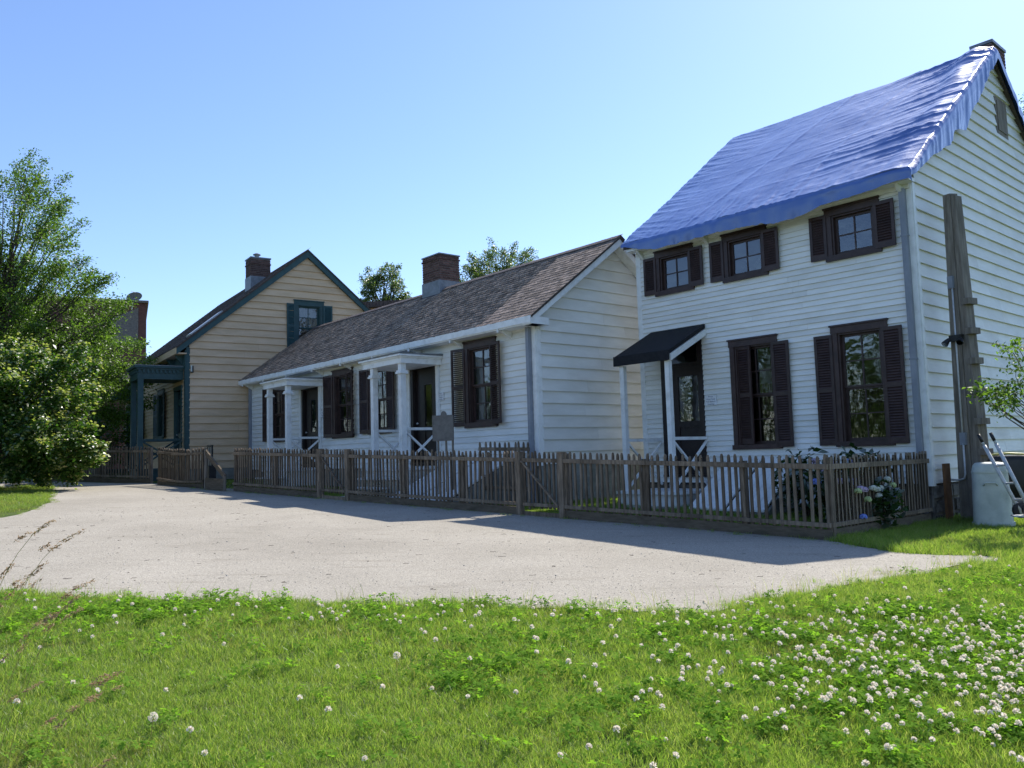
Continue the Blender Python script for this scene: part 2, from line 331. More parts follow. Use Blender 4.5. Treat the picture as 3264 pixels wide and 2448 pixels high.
# ------------------------------------------------------------------ house kit (local: x along front to the right, y into the house, z up)
class Wall:                                    # maps (a, out, z): front wall or right-hand side wall
    def __init__(s, side): s.side = side
    def __call__(s, a, o, z): return (o, a, z) if s.side else (a, -o, z)
    def box(s, mb, a0, a1, o0, o1, z0, z1):
        p = [s(a0, o0, z0), s(a1, o0, z0), s(a1, o1, z0), s(a0, o1, z0), s(a0, o0, z1), s(a1, o0, z1), s(a1, o1, z1), s(a0, o1, z1)]
        return mb.hexa(p)
FR, SD = Wall(False), Wall(True)
def siding(root, W, z0, z1, ex, ext, holes, mat, tb=.030, tt=.005, name='board'):
    """one object per clapboard course, cut round the openings; ext(z)->(a0,a1)"""
    z = z0
    while z < z1-.005:
        zt = min(z+ex, z1); mb = MB(); jj = random.uniform(-.002, .003)
        ov = [h for h in holes if h[2] < zt-1e-4 and h[3] > z+1e-4]
        cuts = sorted(set([-99, 99]+[h[0] for h in ov]+[h[1] for h in ov]))
        for c0, c1 in zip(cuts[:-1], cuts[1:]):
            mid = (c0+c1)/2 if -90 < c0 and c1 < 90 else (c1-.01 if c0 < -90 else c0+.01)
            ins = [h for h in ov if h[0] < mid < h[1]]; spans = [(z, zt)]
            for h in ins:
                ns = []
                for q0, q1 in spans:
                    if h[2] > q0+.004: ns.append((q0, min(q1, h[2])))
                    if h[3] < q1-.004: ns.append((max(q0, h[3]), q1))
                spans = ns
            for q0, q1 in spans:
                (b0, b1), (t0, t1) = ext(q0), ext(q1)
                b0, b1, t0, t1 = max(b0, c0), min(b1, c1), max(t0, c0), min(t1, c1)
                if b1-b0 < .01: continue
                if t1 < t0: t0 = t1 = (t0+t1)/2
                ob = tb+jj-(tb-tt)*(q0-z)/ex; ot = tb+jj-(tb-tt)*(q1-z)/ex
                js = [0.0]                          # butt joints of the boards
                if b1-b0 > 3.4:
                    x = random.uniform(1.2, 4.2)
                    while x < b1-b0-.6: js.append(x/(b1-b0)); x += random.uniform(3.0, 4.6)
                js.append(1.0)
                for f0, f1 in zip(js[:-1], js[1:]):
                    g0 = .0012/(b1-b0) if f0 > 0 else 0; g1 = .0012/(b1-b0) if f1 < 1 else 0; e_ = random.uniform(0, .002) if len(js) > 2 else 0
                    B0, B1, T0, T1 = b0+(b1-b0)*(f0+g0), b0+(b1-b0)*(f1-g1), t0+(t1-t0)*(f0+g0), t0+(t1-t0)*(f1-g1)
                    MB().hexa([W(B0, 0, q0), W(B1, 0, q0), W(B1, ob+e_, q0), W(B0, ob+e_, q0), W(T0, 0, q1), W(T1, 0, q1), W(T1, ot+e_, q1), W(T0, ot+e_, q1)]).build(name, mat, root)
        z += ex
def shell(root, W, a0, a1, z0, z1, holes, mat, depth=.12, top=None):
    """the wall behind the boards with its openings and their reveals"""
    mb = MB(); As = sorted(set([a0, a1]+[x for h in holes for x in h[:2]])); Zs = sorted(set([z0, z1]+[x for h in holes for x in h[2:4] if x < z1]))
    for p, q in zip(As[:-1], As[1:]):
        for s_, t_ in zip(Zs[:-1], Zs[1:]):
            m = ((p+q)/2, (s_+t_)/2)
            if any(h[0] < m[0] < h[1] and h[2] < m[1] < h[3] for h in holes): continue
            mb.add([W(p, 0, s_), W(q, 0, s_), W(q, 0, t_), W(p, 0, t_)], [(0, 1, 2, 3)])
    for h in holes:
        for (x0, y0), (x1, y1) in (((h[0], h[2]), (h[0], h[3])), ((h[1], h[2]), (h[1], h[3])), ((h[0], h[2]), (h[1], h[2])), ((h[0], h[3]), (h[1], h[3]))):
            mb.add([W(x0, 0, y0), W(x1, 0, y1), W(x1, -depth, y1), W(x0, -depth, y0)], [(0, 1, 2, 3)])
    if top: mb.add([W(*p) for p in top], [tuple(range(len(top)))])
    return mb.build('wall', mat, root, fix=False)
def window(root, W, a0, a1, z0, z1, rows, cols=2, mat=None, cas=.10, head=.15, sill=.09, sashes=2, curtain=None, glass_z=None):
    """casing (part) with sash, panes, sill and curtain (sub-parts); returns the hole for the wall"""
    mat = mat or MT['brown']; mb = MB(); i0, i1 = a0+cas, a1-cas; b0, b1 = z0+sill, z1-head
    W.box(mb, a0, i0, .0, .045, b0, b1); W.box(mb, i1, a1, .0, .045, b0, b1)
    W.box(mb, a0-.015, a1+.015, 0, .055, b1, z1-.03); W.box(mb, a0-.03, a1+.03, 0, .08, z1-.03, z1)
    for x0, x1 in ((i0-.001, i0+.035), (i1-.035, i1+.001)): W.box(mb, x0, x1, -.13, .02, b0, b1)
    W.box(mb, i0+.035, i1-.035, -.13, .02, b1-.03, b1+.001)
    win = mb.build('window', mat, root)
    sm = MB(); W.box(sm, a0-.02, a1+.02, -.12, .075, z0, b0); sm.build('sill', mat, win)
    g0, g1, h0, h1 = i0+.035, i1-.035, b0, b1-.03; st = .045
    rowsz = [h0+(h1-h0)*k/sashes for k in range(sashes+1)]
    for k in range(sashes):
        lo, hi = rowsz[k], rowsz[k+1]; o = -.085 if (k == 0 and sashes == 2) else -.05
        s_ = MB(); W.box(s_, g0, g0+st, o-.035, o, lo, hi); W.box(s_, g1-st, g1, o-.035, o, lo, hi)
        W.box(s_, g0+st, g1-st, o-.035, o, lo, lo+(.06 if k == 0 else .035)); W.box(s_, g0+st, g1-st, o-.035, o, hi-(.04 if k == sashes-1 else .035), hi)
        p0, p1, q0, q1 = g0+st, g1-st, lo+(.06 if k == 0 else .035), hi-(.04 if k == sashes-1 else .035)
        r = rows//sashes; mun = .022
        for c in range(1, cols):
            x = p0+(p1-p0)*c/cols; W.box(s_, x-mun/2, x+mun/2, o-.03, o-.004, q0, q1)
        for c in range(cols):
            x0 = p0+(p1-p0)*c/cols+(mun/2 if c else 0); x1 = p0+(p1-p0)*(c+1)/cols-(mun/2 if c < cols-1 else 0)
            for y in range(1, r):
                zz = q0+(q1-q0)*y/r; W.box(s_, x0, x1, o-.028, o-.006, zz-mun/2, zz+mun/2)
        s_.build('sash', mat, win)
        for c in range(cols):
            for y in range(r):
                x0 = p0+(p1-p0)*c/cols; x1 = p0+(p1-p0)*(c+1)/cols; y0 = q0+(q1-q0)*y/r; y1 = q0+(q1-q0)*(y+1)/r
                j = [random.uniform(-.0035, .0035) for _ in range(3)]; oo = o-.018
                g = MB(); g.add([W(x0, oo+j[0], y0), W(x1, oo+j[1], y0), W(x1, oo+j[1]+j[2], y1), W(x0, oo+j[0]+j[2], y1)], [(0, 1, 2, 3)]); g.build('pane', MT['glass'], win, fix=False)
    if curtain:
        for (f0, f1, c0, c1, cm) in curtain:     # fractions of the opening
            cb = MB(); n = 28; pts = []
            for k in range(n+1):
                x = g0+(g1-g0)*(f0+(f1-f0)*k/n); o = -.20+.018*math.sin(k*1.55)+.01*math.sin(k*.7+f0*9); pts.append((x, o))
            zc0, zc1 = h0+(h1-h0)*c0, h0+(h1-h0)*c1
            cb.add([W(x, o, zc0) for x, o in pts]+[W(x, o, zc1) for x, o in pts], [(k, k+1, n+2+k, n+1+k) for k in range(n)]); cb.build('curtain', cm, win, smooth=True, fix=False)
    return (i0, i1, b0, b1)
def shutter(root, W, hinge, width, sgn, z0, z1, ang=4, mat=None, base=.03, mid=True, tilt=48, sw=.062):
    """louvred shutter hung at a = hinge, opening outwards (sgn -1 left / +1 right)"""
    mat = mat or MT['brown']; th = R(ang); ca, sa = math.cos(th), math.sin(th); T = .032
    def P(u, o, z): return W(hinge+sgn*(u*ca-o*sa*1), base+u*sa+o*ca, z)
    def bx(mb, u0, u1, o0, o1, y0, y1): mb.hexa([P(u0, o0, y0), P(u1, o0, y0), P(u1, o1, y0), P(u0, o1, y0), P(u0, o0, y1), P(u1, o0, y1), P(u1, o1, y1), P(u0, o1, y1)])
    mb = MB(); s = .05
    bx(mb, 0, s, 0, T, z0, z1); bx(mb, width-s, width, 0, T, z0, z1)
    rails = [(z0, z0+.10), (z1-.06, z1)]
    if mid: zm = z0+(z1-z0)*.5; rails.insert(1, (zm-.04, zm+.04))
    for r0, r1 in rails: bx(mb, s, width-s, .002, T-.002, r0, r1)
    sh = mb.build('shutter', mat, root); lv = MB()
    for (r0, r1), (s0, s1) in zip(rails[:-1], rails[1:]):
        n = max(3, int((s0-r1)/.045)); step = (s0-r1)/n; t = R(tilt); dz = sw*math.sin(t); do = min(.016, sw*math.cos(t)/2)
        for k in range(n):
            zc = r1+step*(k+.5); tk = .004
            lv.hexa([P(s, T/2-do, zc+dz/2-tk), P(width-s, T/2-do, zc+dz/2-tk), P(width-s, T/2+do, zc-dz/2-tk), P(s, T/2+do, zc-dz/2-tk),
                     P(s, T/2-do, zc+dz/2+tk), P(width-s, T/2-do, zc+dz/2+tk), P(width-s, T/2+do, zc-dz/2+tk), P(s, T/2+do, zc-dz/2+tk)])
    tag(lv.build('louvres', mat, sh), kind='stuff'); return sh
def door(root, W, a0, a1, z0, z1, mat, gl=None, transom=None, cas=.11):
    mb = MB(); W.box(mb, a0, a0+cas, 0, .05, z0, z1-.13); W.box(mb, a1-cas, a1, 0, .05, z0, z1-.13); W.box(mb, a0-.02, a1+.02, 0, .06, z1-.13, z1)
    for x0, x1 in ((a0+cas-.001, a0+cas+.03), (a1-cas-.03, a1-cas+.001)): W.box(mb, x0, x1, -.13, .02, z0, z1-.13)
    d = mb.build('door', mat, root); l = MB(); x0, x1 = a0+cas+.03, a1-cas-.03; top = transom or z1-.13
    if transom:
        W.box(l, x0, x1, -.09, -.03, transom-.06, transom)
        g = MB(); g.add([W(x0, -.06, transom), W(x1, -.06, transom), W(x1, -.06, z1-.13), W(x0, -.06, z1-.13)], [(0, 1, 2, 3)]); g.build('pane', MT['glass'], d, fix=False)
        top = transom-.06
    gl = gl or (x0+.1, x1-.1, z0+1.0, top-.15)
    W.box(l, x0, gl[0], -.10, -.045, z0, top); W.box(l, gl[1], x1, -.10, -.045, z0, top)
    W.box(l, gl[0], gl[1], -.10, -.045, z0, z0+.2); W.box(l, gl[0], gl[1], -.10, -.045, gl[2]-.12, gl[2]); W.box(l, gl[0], gl[1], -.10, -.045, gl[3], top)
    W.box(l, gl[0], gl[1], -.09, -.065, z0+.2, gl[2]-.12)
    l.build('door_leaf', mat, d)
    g = MB(); g.add([W(gl[0], -.07, gl[2]), W(gl[1], -.074, gl[2]), W(gl[1], -.072, gl[3]), W(gl[0], -.07, gl[3])], [(0, 1, 2, 3)]); g.build('pane', MT['glass'], d, fix=False)
    k = MB(); k.tube([W(x0+.06, -.045, z0+.95), W(x0+.06, .0, z0+.95)], [.012, .025], 8); k.build('handle', MT['metal'], d)
    s = MB(); W.box(s, a0-.02, a1+.02, -.13, .08, z0-.05, z0); s.build('threshold', mat, d)
    return (a0+cas, a1-cas, z0, z1-.13)
def brick_stack(root, x0, x1, y0, y1, z0, z1, name='chimney', bands=(), bl=.205, bh=.057, jt=.012, cap=.05):
    """brick chimney: mortar core, every brick an object; returns the chimney part"""
    mb = MB(); mb.box(x0+.012, x1-.012, y0+.012, y1-.012, z0, z1-.01); ch = mb.build(name, MT['mortar'], root)
    bm_ = {}
    def brick(cx, cy, cz, ln, alongx):
        key = round(ln, 3)
        if key not in bm_:
            b = MB(); e = .004; L, D, H = ln/2, .05, bh/2
            lo = [(-L, -D, -H+e), (L, -D, -H+e), (L, D, -H+e), (-L, D, -H+e)]; hi = [(p[0], p[1], H-e) for p in lo]
            b.hexa(lo+hi); global ZOFF; zo = ZOFF; ZOFF = 0; bm_[key] = b.mesh('brick', MT['brick']); ZOFF = zo
        o = bpy.data.objects.new('brick', bm_[key]); C.objects.link(o); o.parent = ch
        o.location = (cx, cy, cz-ZOFF); o.rotation_euler = (0, 0, 0 if alongx else math.pi/2)
        o.delta_location = (random.uniform(-.002, .002), random.uniform(-.002, .002), 0)
    z = z0; k = 0
    while z+bh < z1:
        off = (k % 2)*.5; e = .02 if any(b0 <= z < b1 for b0, b1 in bands) else 0
        for (a0, a1, fixed, ax) in ((x0-e, x1+e, y0+.05-e, True), (y0-e, y1+e, x1-.05+e, False)) + (((y0-e, y1+e, x0+.05-e, False),) if True else ()):
            n = max(2, round((a1-a0)/(bl+jt))); ln = (a1-a0)/n
            edges = [a0]+[a0+ln*(i+off) for i in range(0 if off else 1, n+(0 if off else 0))]+[a1]
            for p, q in zip(edges[:-1], edges[1:]):
                if q-p < .03: continue
                c = (p+q)/2; brick(*((c, fixed) if ax else (fixed, c)), z+bh/2, q-p-jt, ax)
        z += bh+jt; k += 1
    if cap:
        c = MB(); c.box(x0-.02, x1+.02, y0-.02, y1+.02, z1, z1+cap); c.build('cap', MT['flash'], ch)
    return ch
def xrail(mb, p, q, ztop, zbot, t=.045):       # handrail with an X brace below
    p = Vector((p[0], p[1], 0)); q = Vector((q[0], q[1], 0))
    a, b = (p.x, p.y, ztop), (q.x, q.y, ztop); c, d = (p.x, p.y, zbot), (q.x, q.y, zbot)
    mb.bar(a, b, .07, .06); mb.bar((p.x, p.y, ztop-.05), d, t, t*.8); o = (q-p).normalized().cross(Vector((0, 0, 1)))*.02
    mb.bar(Vector((q.x, q.y, ztop-.05))+o, Vector(c)+o, t, t*.8)
def post(mb, x, y, w, z0, z1, cap=True):
    mb.box(x-w/2, x+w/2, y-w/2, y+w/2, z0, z1)
    if cap:
        mb.box(x-w*.85, x+w*.85, y-w*.85, y+w*.85, z1-.24, z1-.20); mb.box(x-w*.72, x+w*.72, y-w*.72, y+w*.72, z1-.20, z1-.16)
        mb.box(x-w*.6, x+w*.6, y-w*.6, y+w*.6, z0, z0+.16)
def text_sign(root, W, a0, a1, z0, z1, lines, out=.045):
    mb = MB(); W.box(mb, a0, a1, out-.012, out, z0, z1); s = mb.build('sign', MT['paper'], root); n = len(lines); hh = (z1-z0)/n
    for i, tx in enumerate(lines):
        cu = bpy.data.curves.new('lettering', 'FONT'); cu.body = tx; cu.align_x = 'CENTER'; cu.size = hh*.92
        to = bpy.data.objects.new('tmp', cu); C.objects.link(to); bpy.context.view_layer.update()
        me = bpy.data.meshes.new_from_object(to); bpy.data.objects.remove(to)
        wdt = max((v.co.x for v in me.vertices), default=1)*2; k = min(1, (a1-a0)*.94/max(wdt, .001))
        for v in me.vertices:
            x = (a0+a1)/2+v.co.x*k; z = z1-hh*(i+.8)+v.co.y; v.co = Vector(W(x, out+.002, z-ZOFF))
        me.materials.clear(); me.materials.append(MT['ink']); o = link('lettering', me, s)
    return s
def ring(W, p0, p1, n=6): return None

# ================================================================== HOUSE C : two-storey white house under the blue tarpaulin
YC, YB, YA = R(-48.0), R(-50.27), R(-56.0)
def house(name, px, py, yaw, zb, label):
    global ZOFF
    ZOFF = zb
    return empty(name, (px, py, EYE+zb), yaw, label, 'house')
hc = house('white_house', 6.685, 13.4, YC, -1.35, 'two-storey white clapboard house with a blue tarpaulin over its roof')
GRD = lambda root, x, y: None
CW = 5.8; CD = 8.6; CE = 4.30; CT = 4.55                   # width, depth, wall top
upper = [(-5.29, -4.35), (-3.62, -2.67), (-1.48, -.53)]
holes = []
for a0, a1 in upper:
    holes.append(window(hc, FR, a0, a1, 3.235, 4.20, 2, 2, sashes=1, head=.15, sill=.10))
    shutter(hc, FR, a0+.01, .31, -1, 3.29, 4.09, 3, mid=False); shutter(hc, FR, a1-.07, .345, 1, 3.29, 4.09, 3, mid=False, base=.055)
fig = MB()
for cx, r in ((-3.27, .085), (-2.98, .065)):
    fig.tube([(cx, .17, 3.40), (cx, .17, 3.44), (cx, .17, 3.52), (cx, .17, 3.58), (cx, .17, 3.63)], [r*.6, r, r*.9, r*.45, r*.25], 12)
fig.build('window_figures', MT['blueglaze'], hc, smooth=True)
for i, (a0, a1) in enumerate(((-3.59, -2.58), (-1.50, -.53))):
    cur = [(0, 1, 0, .62, MT['curtain_tan'])] if i == 0 else [(.0, 1, 0, .5, MT['curtain_tan'])]
    holes.append(window(hc, FR, a0, a1, -.03, 2.10, 4, 2, curtain=cur))
    shutter(hc, FR, a1-.08, .35, 1, .0, 1.95, 3, base=.055)
shutter(hc, FR, -1.49, .33, -1, .0, 1.94, 3)
shutter(hc, FR, -3.47, .36, 1, .07, 1.94, 14, base=-.035)
holes.append(door(hc, FR, -5.27, -4.24, -.50, 2.35, MT['brown_door'], (-4.92, -4.33, .58, 1.50), 1.78))
siding(hc, FR, -.66, 4.27, .1022, lambda z: (-CW+.09, -.09), [(h[0]-.09, h[1]+.09, h[2]-.08, h[3]+.14) for h in holes[:-1]]+[(-5.27, -4.24, -.55, 2.35)], MT['white'])
# side wall: gable
RS, RZ, ES, EZ = 4.30, 7.92, -.32, 4.42          # ridge and front eave (roof line)
slope = (RZ-EZ)/(RS-ES)
def sideext(z):
    if z < CE: return (.09, CD)
    a = (z-EZ)/slope+ES+.12; return (max(.09, a), 2*RS-max(.09, a))
gh = (4.42, 5.08, 6.22, 7.0)
siding(hc, SD, -.66, 7.62, .2265, sideext, [gh], MT['white_side'], .042, .006)
shell(hc, FR, -CW, 0, -.7, CT, holes, MT['inside'])
shell(hc, SD, 0, CD, -.7, CT, [], MT['inside'], top=[(0, 0, CT), (CD, 0, CT), (RS, 0, RZ-.1)])
m = MB(); m.add([(-CW, 0, -.7), (-CW, CD, -.7), (-CW, CD, CT), (-CW, RS, RZ-.1), (-CW, 0, CT)], [(0, 1, 2, 3, 4)]); m.add([(-CW, CD, -.7), (0, CD, -.7), (0, CD, CT), (-CW, CD, CT)], [(0, 1, 2, 3)]); m.add([(-CW, 0, -.68), (0, 0, -.68), (0, CD, -.68), (-CW, CD, -.68)], [(0, 1, 2, 3)])
m.build('wall', MT['white_side'], hc, fix=False)
m = MB(); SD.box(m, gh[0], gh[1], 0, .035, gh[2], gh[3]); SD.box(m, gh[0]+.08, gh[1]-.08, .035, .05, gh[2]+.08, gh[3]-.08); m.build('attic_hatch', MT['greywood'], hc)
m = MB(); m.box(-.09, .022, -.026, .0, -.7, 4.27); m.box(0, .034, .002, .10, -.7, 4.30); m.build('corner_board', MT['trim'], hc)
m = MB(); m.box(-CW-.03, -CW+.09, -.026, .0, -.7, 4.27); m.build('corner_board', MT['trim'], hc)
m = MB(); m.box(-CW, 0, -.06, -.0, 4.2, 4.34); m.box(-CW-.05, .1, -.30, -.06, 4.27, 4.33); m.build('eave_box', MT['trim'], hc)
for a in (-5.62, -3.98, -.13):
    m = MB(); m.loft([(a-.03, -.022, 4.27), (a-.03, -.26, 4.27), (a-.03, -.022, 4.08)], [(a+.03, -.022, 4.27), (a+.03, -.26, 4.27), (a+.03, -.022, 4.08)]); m.build('eave_bracket', MT['trim'], hc)
m = MB(); m.box(-CW+.02, -.02, .03, .1, -1.4, -.66); m.box(-.06, -.0, .03, CD, -1.4, -.66); m.build('foundation', MT['stone'], hc)
for k in range(46):                             # rubble stones of the foundation
    row, col = k % 3, k//3; m = MB(); y = .1+col*.36+random.uniform(-.05, .05); z = -1.36+row*.23; l, h = random.uniform(.26, .36), random.uniform(.18, .22)
    m.hexa([(.0, y, z), (.04, y+.01, z+.01), (.05, y+l-.02, z+.015), (.0, y+l, z), (.0, y+.02, z+h), (.035, y+.03, z+h-.02), (.04, y+l-.03, z+h-.015), (.0, y+l-.02, z+h)]); m.build('stone', MT['stone'], hc)
ds = MB(); ds.box(-.155, -.065, -.115, -.03, -1.15, 4.2); ds.build('downspout', MT['pipe'], hc)
for z in (3.4, 1.35, -.3): b = MB(); b.box(-.165, -.055, -.12, -.022, z, z+.03); b.build('pipe_strap', MT['pipe'], hc)
# roof deck under the tarpaulin
m = MB(); th = .10
m.loft([(-CW-.12, ES, EZ-th), (-CW-.12, RS, RZ-th), (-CW-.12, 2*RS-ES, EZ-th), (-CW-.12, 2*RS-ES, EZ-.01), (-CW-.12, RS, RZ-.01), (-CW-.12, ES, EZ-.01)], [(.10, ES, EZ-th), (.10, RS, RZ-th), (.10, 2*RS-ES, EZ-th), (.10, 2*RS-ES, EZ-.01), (.10, RS, RZ-.01), (.10, ES, EZ-.01)])
m.build('roof', MT['shingle_dark'], hc)
brick_stack(hc, -.46, -.05, 4.82, 5.6, 7.25, 8.30, cap=.06)
# canopy over the door
m = MB(); o = 1.22; a0, a1 = -5.5, -4.13
m.loft([(a0, -.03, 2.42), (a0, -o, 1.84), (a0, -o-.03, 1.84), (a0, -o-.03, 1.90), (a0, -.03, 2.5)], [(a1, -.03, 2.42), (a1, -o, 1.84), (a1, -o-.03, 1.84), (a1, -o-.03, 1.90), (a1, -.03, 2.5)])
m.box(a0-.01, a1+.01, -o-.045, -o-.028, 1.71, 1.905); cn = m.build('canopy_roof', MT['asphalt'], hc)
m = MB()
for x in (a0+.02, a1-.06): m.loft([(x, -.03, 2.40), (x, -o+.01, 1.83), (x, -o+.01, 1.70), (x, -.03, 2.27)], [(x+.075, -.03, 2.40), (x+.075, -o+.01, 1.83), (x+.075, -o+.01, 1.70), (x+.075, -.03, 2.27)])
m.build('canopy_trim', MT['trim'], cn)
for x in (-5.37, -4.24):
    m = MB(); m.box(x-.05, x+.05, -1.19, -1.09, -.78, 1.71); m.build('porch_post', MT['trim'], hc)
m = MB(); m.box(-5.55, -4.05, -1.28, -.03, -.84, -.78); pd = m.build('porch_deck', MT['trim'], hc)
m = MB(); m.box(-5.5, -4.1, -1.22, -.1, -1.3, -.84); m.build('porch_skirt', MT['white_side'], pd)
m = MB(); m.box(-5.35, -4.25, -1.6, -1.28, -1.12, -1.06); m.box(-5.3, -4.3, -1.56, -1.28, -1.3, -1.12); m.build('porch_step', MT['skirt'], pd)
for x in (-5.37, -4.24):
    m = MB(); xrail(m, (x, -1.09), (x, -.03), .22, -.70); m.build('porch_railing', MT['trim'], hc)
text_sign(hc, FR, -4.20, -3.94, .86, 1.06, ['Please', 'Wipe Your', 'Feet Before', 'Entering'])
# cellar bulkhead
def bulkhead(root, a0, a1, zt, zb, o, leaves, mat):
    m = MB(); m.loft([(a0, -.03, zb), (a0, -o, zb), (a0, -o, zb+.12), (a0, -.03, zt)], [(a0+.05, -.03, zb), (a0+.05, -o, zb), (a0+.05, -o, zb+.12), (a0+.05, -.03, zt)])
    m.loft([(a1-.05, -.03, zb), (a1-.05, -o, zb), (a1-.05, -o, zb+.12), (a1-.05, -.03, zt)], [(a1, -.03, zb), (a1, -o, zb), (a1, -o, zb+.12), (a1, -.03, zt)])
    m.box(a0, a1, -o-.03, -o, zb, zb+.12); b = m.build('cellar_bulkhead', MT['skirt'], root)
    n = leaves; wd = (a1-a0)/n
    for k in range(n):
        x0, x1 = a0+wd*k+.03, a0+wd*(k+1)-.03; d = MB(); nb = 4
        for q in range(nb):
            p0, p1 = x0+(x1-x0)*q/nb+.003, x0+(x1-x0)*(q+1)/nb-.003; e = random.uniform(0, .006)
            d.hexa([(p0, -.04, zt+.01), (p1, -.04, zt+.01), (p1, -o-.06, zb+.13), (p0, -o-.06, zb+.13), (p0, -.04, zt+.045+e), (p1, -.04, zt+.045+e), (p1, -o-.06, zb+.165+e), (p0, -o-.06, zb+.165+e)])
        d.build('cellar_door', mat, b)
    return b
bulkhead(hc, -3.75, -2.15, -.22, -1.22, 1.35, 2, MT['white'])

# ---- tarpaulin (a thing of its own, laid over the roof)
def tarp():
    a0, a1 = -CW-.16, .13; Ls = math.hypot(RS-ES, RZ-EZ); us = Vector((0, (RS-ES)/Ls, (RZ-EZ)/Ls)); nn = Vector((0, -(RZ-EZ)/Ls, (RS-ES)/Ls))
    fx = [-6.1, -5.8, -5.55, -5.06, -4.0, -3.18, -2.6, -2.13, -1.78, -1.31, -.8, -.41, -.03, .3]; fy = [.05, .10, .2, .30, .29, .30, .34, .42, .37, .29, .27, .26, .22, .2]
    sx = [-.4, .0, .6, 1.0, 1.39, 1.66, 2.0, 2.25, 2.5, 2.7, 3.1, 3.54, 4.0, 4.44]; sy = [.12, .20, .30, .42, .54, .42, .58, .72, .58, .50, .52, .38, .34, .22]
    NA, NT = 300, 190; dA = .8; dT = .45
    def nz(x, y, s=0): return mnoise.noise(Vector((x, y, s)))
    def rdg(x, y, s): return 1-abs(nz(x, y, s))*2
    V = np.zeros((NA+1, NT+1, 3)); up = np.array(us); nv = np.array(nn)
    for i in range(NA+1):
        fa = i/NA
        for j in range(NT+1):
            ft = j/NT
            # columns: roof part 0..NA-40, right-hand drape beyond; rows: front drape 0..24, roof beyond
            if i <= NA-44: A = a0+(a1-a0)*i/(NA-44); ha = 0.0
            else: A = a1; ha = (i-(NA-44))/44
            if j >= 26: T = Ls*(j-26)/(NT-26); ht = 0.0
            else: T = 0.0; ht = (26-j)/26
            s = ES+us.y*T; right = max(0, min(1, (A+2.9)/2.6)); left = max(0, min(1, (-4.4-A)/1.2)); t01 = T/Ls
            rb = np.interp
            # wrinkles: long folds running along the eave in the right part, fanning from the rake edge
            fan = T+(a1-A)*(.10+.18*(t01-.4))
            pm = max(.12, min(1.3, .55+1.3*nz(A*.9+3, T*.8, 21.))); wr = pm*right*(.034*rdg(A*.32+.3*nz(A, T, 2), fan*3.6, 1.3)**3+.012*rdg(A*.8, fan*8.5+.5*nz(A*2, T*2, 6), 4.1)**2)
            wl = .018*left*(rdg(A*.5, (T+.35*A)*5.5, 7.7)**2)
            mid = math.exp(-((A+3.0)/1.5)**2); low = max(0, 1-T/1.7)
            wm = .020*mid*low*(rdg(A*5.5+.5*T, T*.8, 2.2)**2)+.010*low*nz(A*9, T*2.4, 5.5)
            seam = .010*math.exp(-((A+4.35-.28*T)/.06)**2)+.008*math.exp(-((A+2.15-.15*T)/.05)**2)
            cr_ = .0045*(math.exp(-(((A/.78)%1-.5)/.035)**2)+math.exp(-(((T/.78)%1-.5)/.035)**2)); gen = cr_+.028*nz(A*.55, T*.6, 9.)+.012*nz(A*1.7, T*1.5, 3.)+.004*nz(A*6, T*6, 1.)
            edge = .02*max(0, 1-(a1-A)/.3)*nz(T*2.3, 0, 6.6)
            q_ = max(0., min(1., (t01-.5)/.35)); bul = .075*q_*q_*(3-2*q_)*math.exp(-((A+.26)/.24)**2)+.045*math.exp(-((A+.16)/.17)**2)*(.5+.8*nz(T*1.3, 3, 2))
            d = .035+wr+wl*.8+wm+seam+gen+edge+bul
            p = np.array([A, ES, EZ])+up*T+nv*d
            if ht > 0:
                ln = rb(A, fx, fy)*(1+.10*nz(A*2.6, 1, 2)); dn = ln*ht; c = min(1, dn/.10)
                p = np.array([A, ES, EZ])+nv*.03
                p[1] -= .035*math.sin(c*math.pi/2)+.030*nz(A*3.2, dn*2.5, 8)*min(1, ht*2)+.012*math.sin(A*17+2*nz(A*2, 0, 1))*ht; p[2] -= dn-.012*c
                p[2] += d-.03
            if ha > 0:
                ln = rb(s, sx, sy)*(1+.08*nz(s*3.0, 4, 2)); dn = ln*ha; c = min(1, dn/.09)
                fold = .030*(rdg(s*5.2+.9*dn, dn*.6, 3.3))*min(1, ha*2.2)+.018*nz(s*11, dn*1.2, 2)*ha
                base = np.array([a1, ES, EZ])+up*T+nv*(d*.6)
                if ht > 0: base = p
                p = base+np.array([.03*math.sin(c*math.pi/2)+fold*.9+.01, 0, -dn+.01*c])
                if ht > 0: p[1] += .05*ha*ht
            V[i, j] = p
    # beyond the ridge: a strip of tarpaulin turned over onto the back slope
    EXT = 26; VB = np.zeros((NA+1, EXT, 3))
    for i in range(NA+1):
        for k in range(EXT):
            q = (k+1)/EXT*2.6; base = V[i, NT].copy(); base[1] += q*us.y; base[2] -= q*us.z
            base[2] += .05*nz(V[i, NT, 0]*1.4, q*2.2, 4.4)+.03; base[0] += .05*nz(q*3, 2, 1) if i > NA-44 else 0
            VB[i, k] = base
    W_ = np.concatenate([V, VB], 1); n2 = NT+1+EXT; W_ = W_.reshape(-1, 3); W_[:, 2] -= ZOFF
    ii, jj = np.meshgrid(np.arange(NA), np.arange(n2-1), indexing='ij'); k = (ii*n2+jj).ravel()
    me = npmesh('tarpaulin', W_, np.stack([k, k+n2, k+n2+1, k+1], 1), MT['tarp'], True)
    o = link('tarpaulin', me); o.location = hc.location; o.rotation_euler = hc.rotation_euler
    tag(o, 'wrinkled shiny blue tarpaulin draped over the two-storey house roof', 'tarpaulin')
tarp()

